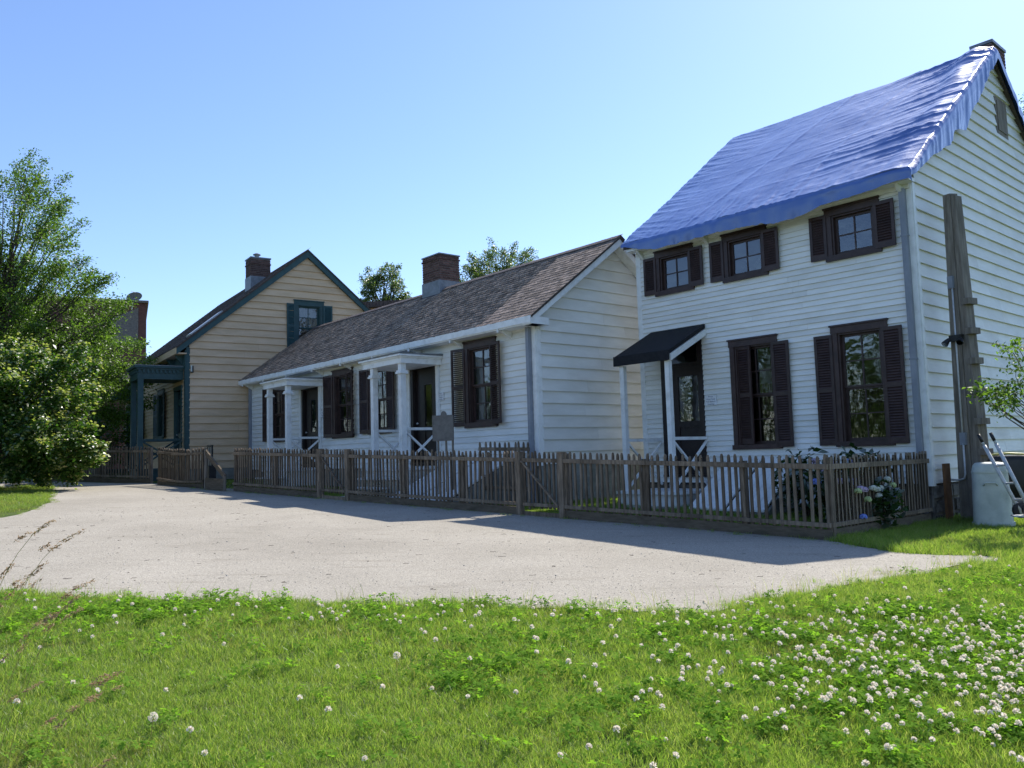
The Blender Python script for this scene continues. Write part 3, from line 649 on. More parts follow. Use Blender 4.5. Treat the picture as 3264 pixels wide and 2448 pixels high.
# ================================================================== HOUSE B : long low white double house
hb = house('white_house', .505, 16.8, YB, -1.15, 'long one-storey white double house with brown shingle roof and two small porches')
BW = 14.62; BD = 4.64; BE = 2.66; BT = 2.96
B_ES, B_EZ, B_RS, B_RZ = -.37, 2.77, 2.32, 4.76; bsl = (B_RZ-B_EZ)/(B_RS-B_ES)
holes = []
cl = MT['curtain']
holes.append(window(hb, FR, -2.40, -1.28, .62, 2.57, 4, 2, cas=.12, head=.17, sill=.12, curtain=[(0, .45, 0, 1, cl), (.62, 1, 0, .8, cl)]))
shutter(hb, FR, -2.40, .44, -1, .67, 2.43, 7, tilt=30, sw=.042); shutter(hb, FR, -1.42, .43, 1, .67, 2.43, 10, base=.06, tilt=30, sw=.042)
holes.append(window(hb, FR, -6.72, -5.62, .64, 2.50, 4, 2, cas=.12, head=.16, sill=.12))
shutter(hb, FR, -6.72, .40, -1, .67, 2.38, 6); shutter(hb, FR, -5.74, .42, 1, .67, 2.38, 6, base=.06)
holes.append(window(hb, FR, -8.73, -7.58, .60, 2.53, 4, 2, cas=.12, head=.17, sill=.12, curtain=[(.55, 1, .5, 1, cl)]))
shutter(hb, FR, -8.73, .46, -1, .64, 2.41, 7); shutter(hb, FR, -7.85, .52, 1, .64, 2.41, 12, base=.06, tilt=30, sw=.042)
holes.append(window(hb, FR, -13.1, -11.95, .62, 2.46, 4, 2, cas=.12, head=.16, sill=.12))
shutter(hb, FR, -13.1, .42, -1, .66, 2.38, 6); shutter(hb, FR, -12.07, .42, 1, .66, 2.38, 6, base=.06)
nw = len(holes)
holes.append(door(hb, FR, -4.66, -3.55, -.12, 2.28, MT['brown_door'], (-4.18, -3.86, .75, 1.75)))
holes.append(door(hb, FR, -10.74, -9.57, -.10, 2.25, MT['brown_door'], (-10.3, -9.95, .85, 1.8)))
sh_ = [(h[0]-.12, h[1]+.12, h[2]-.12, h[3]+.17) for h in holes[:nw]]+[(-4.66, -3.55, -.2, 2.28), (-10.74, -9.57, -.2, 2.25)]
siding(hb, FR, -.24, 2.62, .1335, lambda z: (-BW+.09, -.09), sh_, MT['white'])
def bext(z):
    if z < BE: return (.09, BD-.05)
    a = (z-B_EZ)/bsl+B_ES+.14; a = max(.09, a); return (a, 2*B_RS-a)
siding(hb, SD, -.21, 4.58, .2495, bext, [], MT['white_side'], .042, .006)
shell(hb, FR, -BW, 0, -.3, BT, holes, MT['inside'])
shell(hb, SD, 0, BD, -.3, BT, [], MT['inside'], top=[(0, 0, BT), (BD, 0, BT), (B_RS, 0, B_RZ-.12)])
m = MB(); m.add([(-BW, 0, -.3), (-BW, BD, -.3), (-BW, BD, BT), (-BW, B_RS, B_RZ-.12), (-BW, 0, BT)], [(0, 1, 2, 3, 4)]); m.add([(-BW, BD, -.3), (0, BD, -.3), (0, BD, BT), (-BW, BD, BT)], [(0, 1, 2, 3)]); m.add([(-BW, 0, -.28), (0, 0, -.28), (0, BD, -.28), (-BW, BD, -.28)], [(0, 1, 2, 3)])
m.build('wall', MT['white_side'], hb, fix=False)
m = MB(); m.box(-BW+.05, -.02, .0, .05, -1.25, -.24); m.box(-.05, .02, .0, BD, -1.25, -.21); m.build('skirt', MT['skirt'], hb)
m = MB(); m.box(-.09, .022, -.026, 0, -.24, 2.62); m.box(0, .036, .002, .12, -.24, 2.66); m.build('corner_board', MT['trim'], hb)
m = MB(); m.box(-BW-.03, -BW+.09, -.026, 0, -.24, 2.62); m.build('corner_board', MT['trim'], hb)
for a in (-.14, -BW+.02):
    m = MB(); m.box(a-.045, a+.045, -.115, -.03, -1.0, 2.62); m.build('downspout', MT['pipe'], hb)
# eaves, rakes, gutter
m = MB(); m.box(-BW-.33, .31, -.40, -.37, 2.625, 2.76); m.box(-BW-.33, .31, -.37, .0, 2.60, 2.635); m.build('gutter_board', MT['trim'], hb)
for k in range(9):
    a = -.75-k*1.72; m = MB(); m.box(a-.02, a+.02, -.395, -.36, 2.55, 2.63); m.loft([(a-.03, -.02, 2.60), (a-.03, -.33, 2.60), (a-.03, -.02, 2.44)], [(a+.03, -.02, 2.60), (a+.03, -.33, 2.60), (a+.03, -.02, 2.44)]); m.build('eave_bracket', MT['trim'], hb)
def rake(root, x0, x1, es, ez, rs, rz, h, mat):
    for sg in (1, -1):
        S_ = lambda s: s if sg == 1 else 2*rs-s
        m = MB(); A = [(x0, S_(es), ez-.01), (x0, S_(rs), rz-.01), (x0, S_(rs), rz-h-.03), (x0, S_(es), ez-h)]; m.loft(A, [(x1, p[1], p[2]) for p in A]); m.build('rake_board', mat, root)
rake(hb, .035, .30, B_ES, B_EZ-.015, B_RS, B_RZ-.02, .17, MT['trim'])
m = MB(); m.box(.036, .305, B_ES-.02, .12, 2.60, 2.75); m.build('eave_return', MT['trim'], hb)
rake(hb, -BW-.30, -BW-.02, B_ES, B_EZ-.015, B_RS, B_RZ-.02, .17, MT['trim'])
m = MB(); X0, X1 = -BW-.33, .33
m.loft([(X0, B_ES, B_EZ-.05), (X0, B_RS, B_RZ-.05), (X0, 2*B_RS-B_ES, B_EZ-.05), (X0, 2*B_RS-B_ES, B_EZ), (X0, B_RS, B_RZ), (X0, B_ES, B_EZ)], [(X1, B_ES, B_EZ-.05), (X1, B_RS, B_RZ-.05), (X1, 2*B_RS-B_ES, B_EZ-.05), (X1, 2*B_RS-B_ES, B_EZ), (X1, B_RS, B_RZ), (X1, B_ES, B_EZ)])
roofB = m.build('roof', MT['deck'], hb)
def shingles(roof, x0, x1, es, ez, rs, rz, ex, wmin, wmax, mat, keep, holes=(), lift=.005):
    """wood shingles: the nearest ones single objects, the rest joined"""
    Ls = math.hypot(rs-es, rz-ez); uy, uz_ = (rs-es)/Ls, (rz-ez)/Ls; lst = []
    nrow = int(Ls/ex)
    for r in range(nrow+1):
        t0 = r*ex-.03; x = x1+.01-random.uniform(0, wmax); first = True; xr = x1+.012
        while xr > x0:
            wd = random.choice((.10, .125, .15, .175, .20)) if wmax < .25 else random.uniform(wmin, wmax); xl = xr-wd
            if not any(h[0] < (xl+xr)/2 < h[1] and h[2] < t0+ex/2 < h[3] for h in holes): lst.append((xr-wd/2, t0, wd-.006, random.uniform(0, lift), random.uniform(-.006, .01)))
            xr = xl
    lst.sort(key=lambda q: -q[0]); meshes = {}
    def verts(wd, l, T=ex+.07):
        h = wd/2; return [(-h, 0, .001+l), (h, 0, .001+l), (h, T, .0), (-h, T, .0), (-h, 0, .011+l), (h, 0, .011+l), (h, T, .003), (-h, T, .003)]
    ang = math.atan2(uz_, uy); rest = []
    for n, (xc, t, wd, l, dt) in enumerate(lst):
        if n < keep:
            key = (round(wd, 3), int(l/.002)); 
            if key not in meshes:
                global ZOFF; zo = ZOFF; ZOFF = 0; b = MB(); b.hexa(verts(wd, key[1]*.002)); meshes[key] = b.mesh('shingle', mat); ZOFF = zo
            o = bpy.data.objects.new('shingle', meshes[key]); C.objects.link(o); o.parent = roof
            o.rotation_euler = (ang, 0, 0); o.location = (xc, es+uy*(t+dt), ez+uz_*(t+dt)-ZOFF)
        else: rest.append((xc, t+dt, np.array(verts(wd, l))))
    if rest:
        V = []
        for xc, t, v in rest:
            y = es+uy*(t+v[:, 1])-uz_*v[:, 2]; z = ez+uz_*(t+v[:, 1])+uy*v[:, 2]; V.append(np.stack([v[:, 0]+xc, y, z-ZOFF], 1))
        q = np.array([(0, 3, 2, 1), (4, 5, 6, 7), (0, 1, 5, 4), (1, 2, 6, 5), (2, 3, 7, 6), (3, 0, 4, 7)]); F = (np.arange(len(V))[:, None, None]*8+q[None]).reshape(-1, 4)
        tag(link('shingles', npmesh('shingles', np.concatenate(V), F, mat), roof), kind='stuff')
shingles(roofB, X0, X1, B_ES, B_EZ, B_RS, B_RZ, .142, .1, .2, MT['shingle'], 300, holes=[(-7.32, -6.36, 3.02, 9)])
m = MB(); d = .14
for sg in (1, -1): m.hexa([(X0, B_RS, B_RZ+.012), (X1+.01, B_RS, B_RZ+.012), (X1+.01, B_RS-sg*d, B_RZ-d*bsl+.022), (X0, B_RS-sg*d, B_RZ-d*bsl+.022), (X0, B_RS, B_RZ+.035), (X1+.01, B_RS, B_RZ+.035), (X1+.01, B_RS-sg*d, B_RZ-d*bsl+.045), (X0, B_RS-sg*d, B_RZ-d*bsl+.045)])
m.build('ridge_boards', MT['shingle_dark'], roofB)
cb = brick_stack(hb, -7.27, -6.40, 2.12, 2.82, 4.98, 5.74, bands=((5.55, 5.63),), cap=.035)
m = MB(); m.box(-7.285, -6.385, 2.105, 2.835, 4.55, 5.0); m.build('flashing', MT['flash'], cb)
# porches
def porchB(a0, a1, pa, pb, o, zt, zf):
    m = MB(); m.box(a0, a1, -o, -.03, zf, zf+.125); m.box(a0-.03, a1+.03, -o-.03, -.03, zf+.125, zf+.16); m.box(a0-.07, a1+.07, -o-.08, -.03, zf+.16, zf+.20)
    pr = m.build('porch_roof', MT['trim'], hb)
    t = MB(); t.loft([(a0-.08, -.025, zf+.205), (a0-.08, -o-.09, zf+.205), (a0-.08, -o-.09, zf+.215), (a0-.08, -.025, zf+.25)], [(a1+.08, -.025, zf+.205), (a1+.08, -o-.09, zf+.205), (a1+.08, -o-.09, zf+.215), (a1+.08, -.025, zf+.25)]); t.build('roof_metal', MT['flash'], pr)
    for x in (pa, pb):
        m = MB(); post(m, x, -o+.10, .13, -.22, zf); m.build('porch_post', MT['trim'], hb)
        m = MB(); m.box(x-.05, x+.05, -.08, -.025, -.22, zf); m.build('pilaster', MT['trim'], hb)
        m = MB(); xrail(m, (x, -o+.16), (x, -.08), .66, -.12, .05); m.build('porch_railing', MT['trim'], hb)
    m = MB(); m.box(a0-.05, a1+.05, -o-.05, -.03, -.28, -.22); pd = m.build('porch_deck', MT['trim'], hb)
    m = MB(); m.box(a0, a1, -o, -.06, -1.2, -.28); m.build('porch_skirt', MT['white_side'], pd)
    for k in range(3):
        m = MB(); m.box(a0+.15, a1-.1, -o-.05-.28*(k+1), -o-.05-.28*k, -.28-.2*(k+1), -.24-.2*(k+1)); m.box(a0+.18, a1-.13, -o-.07-.28*k-.02, -o-.05-.28*k, -1.15, -.28-.2*(k+1)); m.build('step', MT['white'], pd)
porchB(-5.08, -3.34, -4.72, -3.47, 1.13, 0, 2.155)
porchB(-11.0, -9.36, -10.78, -9.52, 1.13, 0, 2.15)
bulkhead(hb, -2.95, -.75, -.10, -1.02, 1.75, 2, MT['white'])
text_sign(hb, FR, -3.50, -3.25, 1.32, 1.51, ['Please', 'Wipe Your', 'Feet Before', 'Entering'])
text_sign(hb, FR, -9.50, -9.27, 1.22, 1.42, ['Please', 'Wipe Your', 'Feet Before', 'Entering'])

# ================================================================== HOUSE A : cream house with teal trim
ha = house('cream_house', -10.68, 27.0, YA, -.75, 'cream clapboard house with teal trim and steep gable beyond the fence')
A_ES, A_EZ, A_RS, A_RZ = -.32, 3.83, 4.14, 7.56; asl = (A_RZ-A_EZ)/(A_RS-A_ES); AW = 11.6; AD = 2*A_RS; AE = 4.02
gw = (3.65, 4.73, 3.86, 5.72)
h1 = window(ha, SD, *gw, 4, 2, mat=MT['teal'], cas=.13, head=.20, sill=.10, curtain=[(0, 1, .5, 1, cl)])
shutter(ha, SD, 3.67, .30, -1, 3.95, 5.57, 2, mat=MT['teal']); shutter(ha, SD, 4.71, .34, 1, 3.95, 5.57, 2, mat=MT['teal'], base=.05)
def aext(z):
    if z < AE: return (.10, AD-.1)
    a = max(.10, (z-A_EZ)/asl+A_ES+.10); return (a, AD-a)
siding(ha, SD, -.15, 7.30, .2475, aext, [gw], MT['cream'], .046, .006)
fh = [window(ha, FR, -4.3, -3.2, .95, 2.75, 4, 2, mat=MT['teal'], cas=.13, head=.18, sill=.1), window(ha, FR, -8.4, -7.3, .95, 2.75, 4, 2, mat=MT['teal'], cas=.13, head=.18, sill=.1)]
for a0, a1 in ((-4.3, -3.2), (-8.4, -7.3)):
    shutter(ha, FR, a0, .42, -1, .98, 2.62, 8, mat=MT['teal']); shutter(ha, FR, a1-.03, .42, 1, .98, 2.62, 8, mat=MT['teal'], base=.05)
dh = [door(ha, FR, -1.55, -.40, .05, 2.62, MT['teal'], None, 2.2), door(ha, FR, -11.0, -9.9, .05, 2.62, MT['teal'], None, 2.2)]
siding(ha, FR, -.15, 3.20, .13, lambda z: (-AW+.1, -.12), [(-4.3, -3.2, .95, 2.75), (-8.4, -7.3, .95, 2.75), (-1.55, -.40, -.2, 2.62), (-11.0, -9.9, -.2, 2.62)], MT['cream'])
shell(ha, FR, -AW, 0, -.3, AE, fh+dh, MT['inside'])
shell(ha, SD, 0, AD, -.3, AE, [h1], MT['inside'], top=None)
m = MB()
def tri(zz): pass
hz0, hz1 = h1[2], h1[3]
for (p, q, z0, z1) in ((0, 0, 0, 0),): pass
g = [(0, AE), (A_RS, A_RZ-.12), (AD, AE)]
for s0, s1 in ((0, h1[0]), (h1[1], AD)):
    f = lambda s: AE+(A_RZ-.12-AE)*(1-abs(s-A_RS)/A_RS)
    pts = [(s0, AE), (s1, AE), (s1, f(s1))]+([(A_RS, f(A_RS))] if s0 < A_RS < s1 else [])+[(s0, f(s0))]
    m.add([(0, s, z) for s, z in pts], [tuple(range(len(pts)))])
f = lambda s: AE+(A_RZ-.12-AE)*(1-abs(s-A_RS)/A_RS)
m.add([(0, h1[0], h1[3]), (0, h1[1], h1[3]), (0, h1[1], f(h1[1])), (0, A_RS, f(A_RS)), (0, h1[0], f(h1[0]))], [(0, 1, 2, 3, 4)])
m.add([(-AW, 0, -.3), (-AW, AD, -.3), (-AW, AD, AE), (-AW, A_RS, A_RZ-.1), (-AW, 0, AE)], [(0, 1, 2, 3, 4)]); m.add([(-AW, AD, -.3), (0, AD, -.3), (0, AD, AE), (-AW, AD, AE)], [(0, 1, 2, 3)]); m.add([(-AW, 0, -.25), (0, 0, -.25), (0, AD, -.25), (-AW, AD, -.25)], [(0, 1, 2, 3)])
m.build('wall', MT['cream'], ha, fix=False)
m = MB(); m.box(-AW, -.02, 0, .05, -.85, -.15); m.box(-.05, .02, 0, AD, -.85, -.15); m.build('skirt', MT['skirt'], ha)
m = MB(); m.box(-.13, .03, -.03, 0, -.15, 3.75); m.box(0, .04, .002, .12, -.15, 3.85); m.build('corner_board', MT['teal'], ha)
m = MB(); m.box(-AW, 0, -.04, 0, 3.2, 3.72); m.build('frieze_board', MT['teal'], ha)
m = MB(); m.box(-AW-.3, .12, A_ES-.02, A_ES, 3.60, 3.80); m.box(-AW-.3, .12, A_ES, 0, 3.60, 3.64); m.build('eave_board', MT['cream'], ha)
for k in range(8):
    a = -.3-k*1.35; m = MB(); m.loft([(a-.04, -.042, 3.60), (a-.04, -.28, 3.60), (a-.04, -.042, 3.25)], [(a+.04, -.042, 3.60), (a+.04, -.28, 3.60), (a+.04, -.042, 3.25)]); m.build('eave_bracket', MT['teal'], ha)
rake(ha, .045, .13, A_ES, A_EZ-.015, A_RS, A_RZ-.02, .24, MT['teal'])
m = MB(); X0, X1 = -AW-.3, .15
m.loft([(X0, A_ES, A_EZ-.06), (X0, A_RS, A_RZ-.06), (X0, AD-A_ES, A_EZ-.06), (X0, AD-A_ES, A_EZ), (X0, A_RS, A_RZ), (X0, A_ES, A_EZ)], [(X1, A_ES, A_EZ-.06), (X1, A_RS, A_RZ-.06), (X1, AD-A_ES, A_EZ-.06), (X1, AD-A_ES, A_EZ), (X1, A_RS, A_RZ), (X1, A_ES, A_EZ)])
roofA = m.build('roof', MT['deck'], ha)
shingles(roofA, X0, X1, A_ES, A_EZ, A_RS, A_RZ, .16, .12, .2, MT['shingle_dark'], 0, holes=[(-3.75, -2.95, 3.6, 5.1)])
m = MB(); Ls = math.hypot(A_RS-A_ES, A_RZ-A_EZ); y0, z0, y1, z1 = A_ES+.13*(A_RS-A_ES), A_EZ+.13*(A_RZ-A_EZ), A_ES+.36*(A_RS-A_ES), A_EZ+.36*(A_RZ-A_EZ)
m.hexa([(-1.1, y0, z0), (-.35, y0, z0), (-.35, y1, z1), (-1.1, y1, z1), (-1.1, y0-.03, z0+.045), (-.35, y0-.03, z0+.045), (-.35, y1-.03, z1+.045), (-1.1, y1-.03, z1+.045)]); m.build('roof_hatch', MT['metal'], roofA)
ca = brick_stack(ha, -3.72, -3.0, 3.02, 3.78, 7.1, 7.82, bands=((7.55, 7.63),), cap=.05)
m = MB(); m.box(-3.735, -2.985, 3.005, 3.795, 6.3, 7.12); m.build('flashing', MT['flash'], ca)
m = MB(); m.tube([(-3.5, 3.4, 7.85), (-3.5, 3.4, 8.06)], [.09, .09], 10); m.tube([(-3.5, 3.4, 8.06), (-3.5, 3.4, 8.09), (-3.5, 3.4, 8.14)], [.15, .15, .05], 10); m.build('flue', MT['flash'], ca)
def porchA(a0, a1, o, zf):
    m = MB(); m.box(a0, a1, -o, -.03, zf, zf+.18); m.box(a0-.04, a1+.04, -o-.04, -.03, zf+.30, zf+.36); m.box(a0-.09, a1+.09, -o-.1, -.03, zf+.36, zf+.43); m.box(a0+.01, a1-.01, -o+.01, -.03, zf+.18, zf+.30); pr = m.build('porch_roof', MT['teal'], ha)
    m = MB()
    n = int((o)/.13)
    for k in range(n): m.box(a1-.01, a1+.035, -o+.02+k*.13, -o+.08+k*.13, zf+.20, zf+.30)
    n = int((a1-a0)/.13)
    for k in range(n): m.box(a0+.02+k*.13, a0+.08+k*.13, -o-.035, -o+.01, zf+.20, zf+.30)
    m.build('dentils', MT['teal'], pr)
    t = MB(); t.box(a0-.095, a1+.095, -o-.105, -.03, zf+.432, zf+.45); t.build('roof_metal', MT['flash'], pr)
    for x in (a0+.1, a1-.1):
        m = MB(); post(m, x, -o+.1, .16, -.1, zf, False); m.build('porch_post', MT['teal'], ha)
        m = MB(); xrail(m, (x, -o+.18), (x, -.05), .82, .0, .06); m.build('porch_railing', MT['teal'], ha)
    m = MB(); m.box(a0-.05, a1+.05, -o-.05, -.03, -.16, -.1); pd = m.build('porch_deck', MT['teal'], ha); m = MB(); m.box(a0, a1, -o, -.06, -.85, -.16); m.build('porch_skirt', MT['teal'], pd)
porchA(-1.62, -.22, 1.42, 2.78)
porchA(-11.2, -9.6, 1.42, 2.78)
m = MB(); m.box(.035, .10, .14, .22, 3.0, 3.22); m.build('wall_lamp', MT['black'], ha); 
m = MB(); m.box(.10, .13, .13, .17, 3.03, 3.23); m.build('lamp_cover', MT['white_plastic'], ha)
ZOFF = 0.0

# ------------------------------------------------------------------ buildings far behind
bb = empty('brick_building', (-22.2, 50, gz(-22, 50)), R(25), 'dark red brick building behind the left-hand tree', 'building')
zt = EYE+9.9-gz(-22, 50)
m = MB(); m.box(-16, 0, 0, 12, -.5, zt); m.build('wall', MT['redbrick'], bb)
m = MB(); m.box(-16.1, .12, -.10, .25, zt, zt+.14); m.box(-.2, .12, .25, 12, zt, zt+.14); m.build('coping', MT['mortar'], bb)
m = MB(); m.hexa([(-2.4, -.05, zt-2.6), (-.45, -.05, zt-2.6), (-.45, 0, zt-2.6), (-2.4, 0, zt-2.6), (-2.0, -.05, zt-1.1), (-.45, -.05, zt-.3), (-.45, 0, zt-.3), (-2.0, 0, zt-1.1)]); m.build('stucco_panel', MT['mortar'], bb)
m = MB(); m.tube([(-3.35, -.1, zt-7), (-3.35, -.1, zt-3.2)], .09, 8); m.build('pipe', MT['metal'], bb)
m = MB(); m.box(-5.1, -4.2, -.06, .02, zt-4.1, zt-3.0); wn = m.build('window', MT['trim'], bb); m = MB(); m.box(-5.02, -4.68, -.07, -.055, zt-4.02, zt-3.08); m.box(-4.62, -4.28, -.07, -.055, zt-4.02, zt-3.08); m.build('pane', MT['glass'], wn)
dish = empty('satellite_dish', at(418, 962, 48.8), 0, 'dark grey satellite dish on top of the brick building', 'satellite dish')
m = MB(); seg = 24; rings = 6; axd = Vector((.05, -.85, .5)).normalized(); e1 = axd.cross(Vector((0, 0, 1))).normalized(); e2 = e1.cross(axd)*-1
c0 = Vector((.18, 0, .30)); base = len(m.v); m.v.append(tuple(c0-axd*.10))
for r_ in range(1, rings+1):
    for k in range(seg):
        t = 2*math.pi*k/seg; rr = .46*r_/rings; m.v.append(tuple(c0+(e1*math.cos(t)*1.0+e2*math.sin(t)*.82)*rr-axd*(.10*(1-(r_/rings)**2))))
for k in range(seg): m.f.append((0, 1+k, 1+(k+1) % seg))
for r_ in range(rings-1):
    for k in range(seg): a = 1+r_*seg+k; b = 1+r_*seg+(k+1) % seg; m.f.append((a, b, b+seg, a+seg))
m.build('reflector', MT['greywood'], dish, smooth=True, fix=False)
m = MB(); m.tube([(.05, 0, -.45), (.1, 0, 0), c0-axd*.1], .035, 6); m.tube([c0-e2*.35, c0+axd*.5], .015, 6); m.build('mast', MT['metal'], dish)
cw = at(1050, 985, 41); cb_ = empty('cream_building', (cw.x, cw.y, gz(cw.x, cw.y)), R(-8), 'small cream flat-roofed building showing between the cream gable and brown roof', 'building')
h_ = EYE+7.45-gz(cw.x, cw.y)
m = MB(); m.box(-4, 4.3, 0, 5, -.5, h_); m.build('wall', MT['cream'], cb_); m = MB(); m.box(-4.3, 4.6, -.4, 5.3, h_, h_+.28); m.build('roof', MT['shingle_dark'], cb_)

# ------------------------------------------------------------------ picket fences
PK = {}
def picket_mesh(h):
    k = round(h, 2)
    if k not in PK:
        w2, t2 = .021, .012; b = MB(); A = [(-w2, -t2, 0), (w2, -t2, 0), (w2, t2, 0), (-w2, t2, 0)]
        B = [(x, y, k-.045) for x, y, _ in A]; T = [(x*.62, y, k-.012) for x, y, _ in A]; U = [(x*.22, y, k) for x, y, _ in A]
        b.loft(A, B); b.f.pop(); b.f[0] = b.f[0]
        n = len(b.v)
        b.v += T+U
        for q, r in ((4, n), (n, n+4)):
            for i in range(4): j = (i+1) % 4; b.f.append((q+i, q+j, r+j, r+i))
        b.f.append((n+4, n+5, n+6, n+7)); PK[k] = b.mesh('picket', MT['fence'])
    return PK[k]
def fence(name, p, q, label, cat, zt=None, spacing=.108, kick=True, posts=(), top=1.01, rail=.775, sag=0.0, inner=False, group=None, end_posts=True, lift=0.0):
    """p,q: plan points; heights follow the terrain. Parts: rail (two), picket, post, kickboard"""
    p = Vector((p[0], p[1], 0)); q = Vector((q[0], q[1], 0)); d = (q-p); L = d.length; d.normalize(); nrm = Vector((d.y, -d.x, 0))   # nrm: towards the path
    if nrm.dot(-p) < 0: nrm = -nrm
    root = empty(name, (p.x, p.y, gz(p.x, p.y)), 0, label, cat, group); z00 = gz(p.x, p.y)
    def G(s): x = p+d*s; return gz(x.x, x.y)-z00+lift
    def pt(s, o, z): return (d.x*s+nrm.x*o, d.y*s+nrm.y*o, G(s)+z-sag*math.sin(math.pi*s/L))
    def beam(o0, o1, zlo, zhi, mat, nm, s0=0, s1=None, n=1):
        s1 = L if s1 is None else s1
        for k in range(n):
            a, b = s0+(s1-s0)*k/n, s0+(s1-s0)*(k+1)/n-.004; m = MB(); nn = 6
            for i in range(nn):
                c, e = a+(b-a)*i/nn, a+(b-a)*(i+1)/nn
                m.hexa([pt(c, o0, zlo), pt(e, o0, zlo), pt(e, o1, zlo), pt(c, o1, zlo), pt(c, o0, zhi), pt(e, o0, zhi), pt(e, o1, zhi), pt(c, o1, zhi)])
            m.build(nm, mat, root)
    zr = .23; nb = max(1, round(L/2.4))
    beam(.0, .034, zr-.055, zr, MT['fence'], 'rail', n=nb); beam(.0, .034, zr+rail-.07, zr+rail, MT['fence'], 'rail', n=nb)
    n = int(L/spacing); yaw = math.atan2(d.y, d.x)
    for k in range(n+1):
        s = (k+.35)*L/(n+.7); h = top-.045+random.uniform(-.012, .012)+.117
        o = bpy.data.objects.new('picket', picket_mesh(rail+.19)); C.objects.link(o); o.parent = root
        o.location = pt(s, -.014, zr-.085+random.gauss(-.004, .011)); o.rotation_euler = (random.uniform(-.015, .015), random.gauss(0, .014), yaw+random.gauss(0, .05))
    ps = list(posts)+([0.03, L-.03] if end_posts else [])
    for s in ps:
        m = MB(); c = pt(s, -.075, 0); w_ = .045
        A = [Vector(c)+d*a+nrm*b for a, b in ((-w_, -w_), (w_, -w_), (w_, w_), (-w_, w_))]
        hi = zr+rail+(.02 if s in posts else .09)
        m.loft([(v.x, v.y, v.z-.25) for v in A], [(v.x, v.y, v.z+hi) for v in A]); m.build('post', MT['fence'], root)
    if kick: beam(-.03, .006, -.12, zr-.085, MT['kick'], 'kickboard', n=max(1, round(L/3.2)))
    return root
def F2(L, off=0): v = fpt(L, off); return (v.x, v.y)
fence('picket_fence', F2(0), F2(4.5), 'weathered picket fence in front of the tarpaulined two-storey house', 'fence', posts=(1.25, 2.9))
fence('picket_fence', F2(5.52), F2(10.5), 'weathered picket fence in front of the right half of the long house', 'fence', posts=(1.5, 3.2))
fence('picket_fence', F2(11.6), F2(15.4), 'weathered picket fence in front of the left half of the long house', 'fence', posts=(1.9,))
fence('picket_fence', F2(17.0), F2(19.75), 'sagging picket fence section before the cream house corner', 'fence', sag=.05, posts=(1.4,))
fence('picket_fence', F2(.02, .02), (6.58, 13.28), 'picket fence running from the corner back to the tarpaulined house', 'fence', posts=(1.6,), end_posts=False)
fence('picket_fence', (-11.05, 25.2), (-12.85, 25.9), 'dim picket fence in the shade before the far teal porch', 'fence')
fence('picket_fence', (-13.0, 26.2), (-15.2, 26.6), 'dark shaded fence behind the flowering shrub', 'fence', spacing=.075)
a = at(1528, 1450, 16.9); b = at(1690, 1450, 16.35)
fence('picket_fence', (a.x, a.y), (b.x, b.y), 'short inner picket fence beside the cellar door of the long house', 'fence', kick=False, lift=.16, end_posts=False)
def gate(s0, s1, label):
    r = fence('garden_gate', F2(s0+.06, .01), F2(s1-.06, .01), label, 'gate', kick=False, spacing=.10, end_posts=False, group='picket gates in the fence')
    z0 = gz(*F2(s0)); base = Vector((*F2(s0+.06, .01), z0)); d = FD; L = s1-s0-.12
    m = MB(); A = Vector((0, 0, .2)); B = Vector((d.x*L, d.y*L, .034*L+.95)); o = Vector((.675, .738, 0))*-.03
    m.bar(o+A, o+B, .05, .025); m.build('brace', MT['fence'], r)
    m = MB(); c = d*.0; m.bar(Vector((0, 0, .02)), Vector((d.x*L, d.y*L, .02+.034*L)), .03, .12); m.build('bottom_board', MT['fence'], r)
    for s in (s0-.02, s1+.02):
        p = fpt(s, .0); g = gz(p.x, p.y); e = empty('gate_post', (p.x, p.y, g), math.atan2(d.y, d.x)); m = MB(); m.box(-.05, .05, -.05, .05, -.2, 1.10); m.box(-.058, .058, -.058, .058, 1.10, 1.12); pm = m.build('post', MT['fence'], e)
        side = ('right' if s == s0-.02 else 'left'); tag(e, f'{side}-hand square post of the {label}', 'post')
gate(4.55, 5.48, 'narrow picket gate between the two white houses')
gate(10.55, 11.55, 'narrow picket gate before the right porch of the long house')
# ramp guard and notice stand in the gap of the left-hand fence
p = fpt(15.55, -.15); e = empty('ramp_guard', (p.x, p.y, gz(p.x, p.y)), 0, 'sloping wooden guard rail beside the gap in the fence', 'railing')
t = Vector((-.25, .97, 0)).normalized(); t = FD
m = MB(); m.bar((0, 0, .38), (t.x*1.05, t.y*1.05, 1.05), .05, .12); m.build('hand_rail', MT['kick'], e)
m = MB(); m.bar((-.02, 0, .16), (t.x*1.05, t.y*1.05, .18), .05, .34); m.build('base_board', MT['kick'], e)
for s_, h_ in ((.02, .42), (1.03, 1.1)): m = MB(); m.bar((t.x*s_, t.y*s_, 0), (t.x*s_, t.y*s_, h_), .06, .06); m.build('post', MT['greywood'], e)
p = fpt(16.72, .05); e = empty('notice_stand', (p.x, p.y, gz(p.x, p.y)), math.atan2(FD.y, FD.x)+math.pi, 'small dark metal stand with paned top in the fence gap', 'stand')
m = MB(); m.box(-.13, .13, -.1, .1, 0, .62); m.build('box', MT['black'], e)
m = MB()
for x in (-.12, -.01, .10): m.box(x, x+.025, -.02, .02, .62, 1.16)
m.box(-.13, .13, -.025, .025, 1.14, 1.18); m.box(-.12, .12, -.018, .018, .88, .90); m.build('frame', MT['black'], e)
m = MB(); m.box(-.10, .10, -.006, .006, .63, 1.13); m.build('panel', MT['skirt'], e)

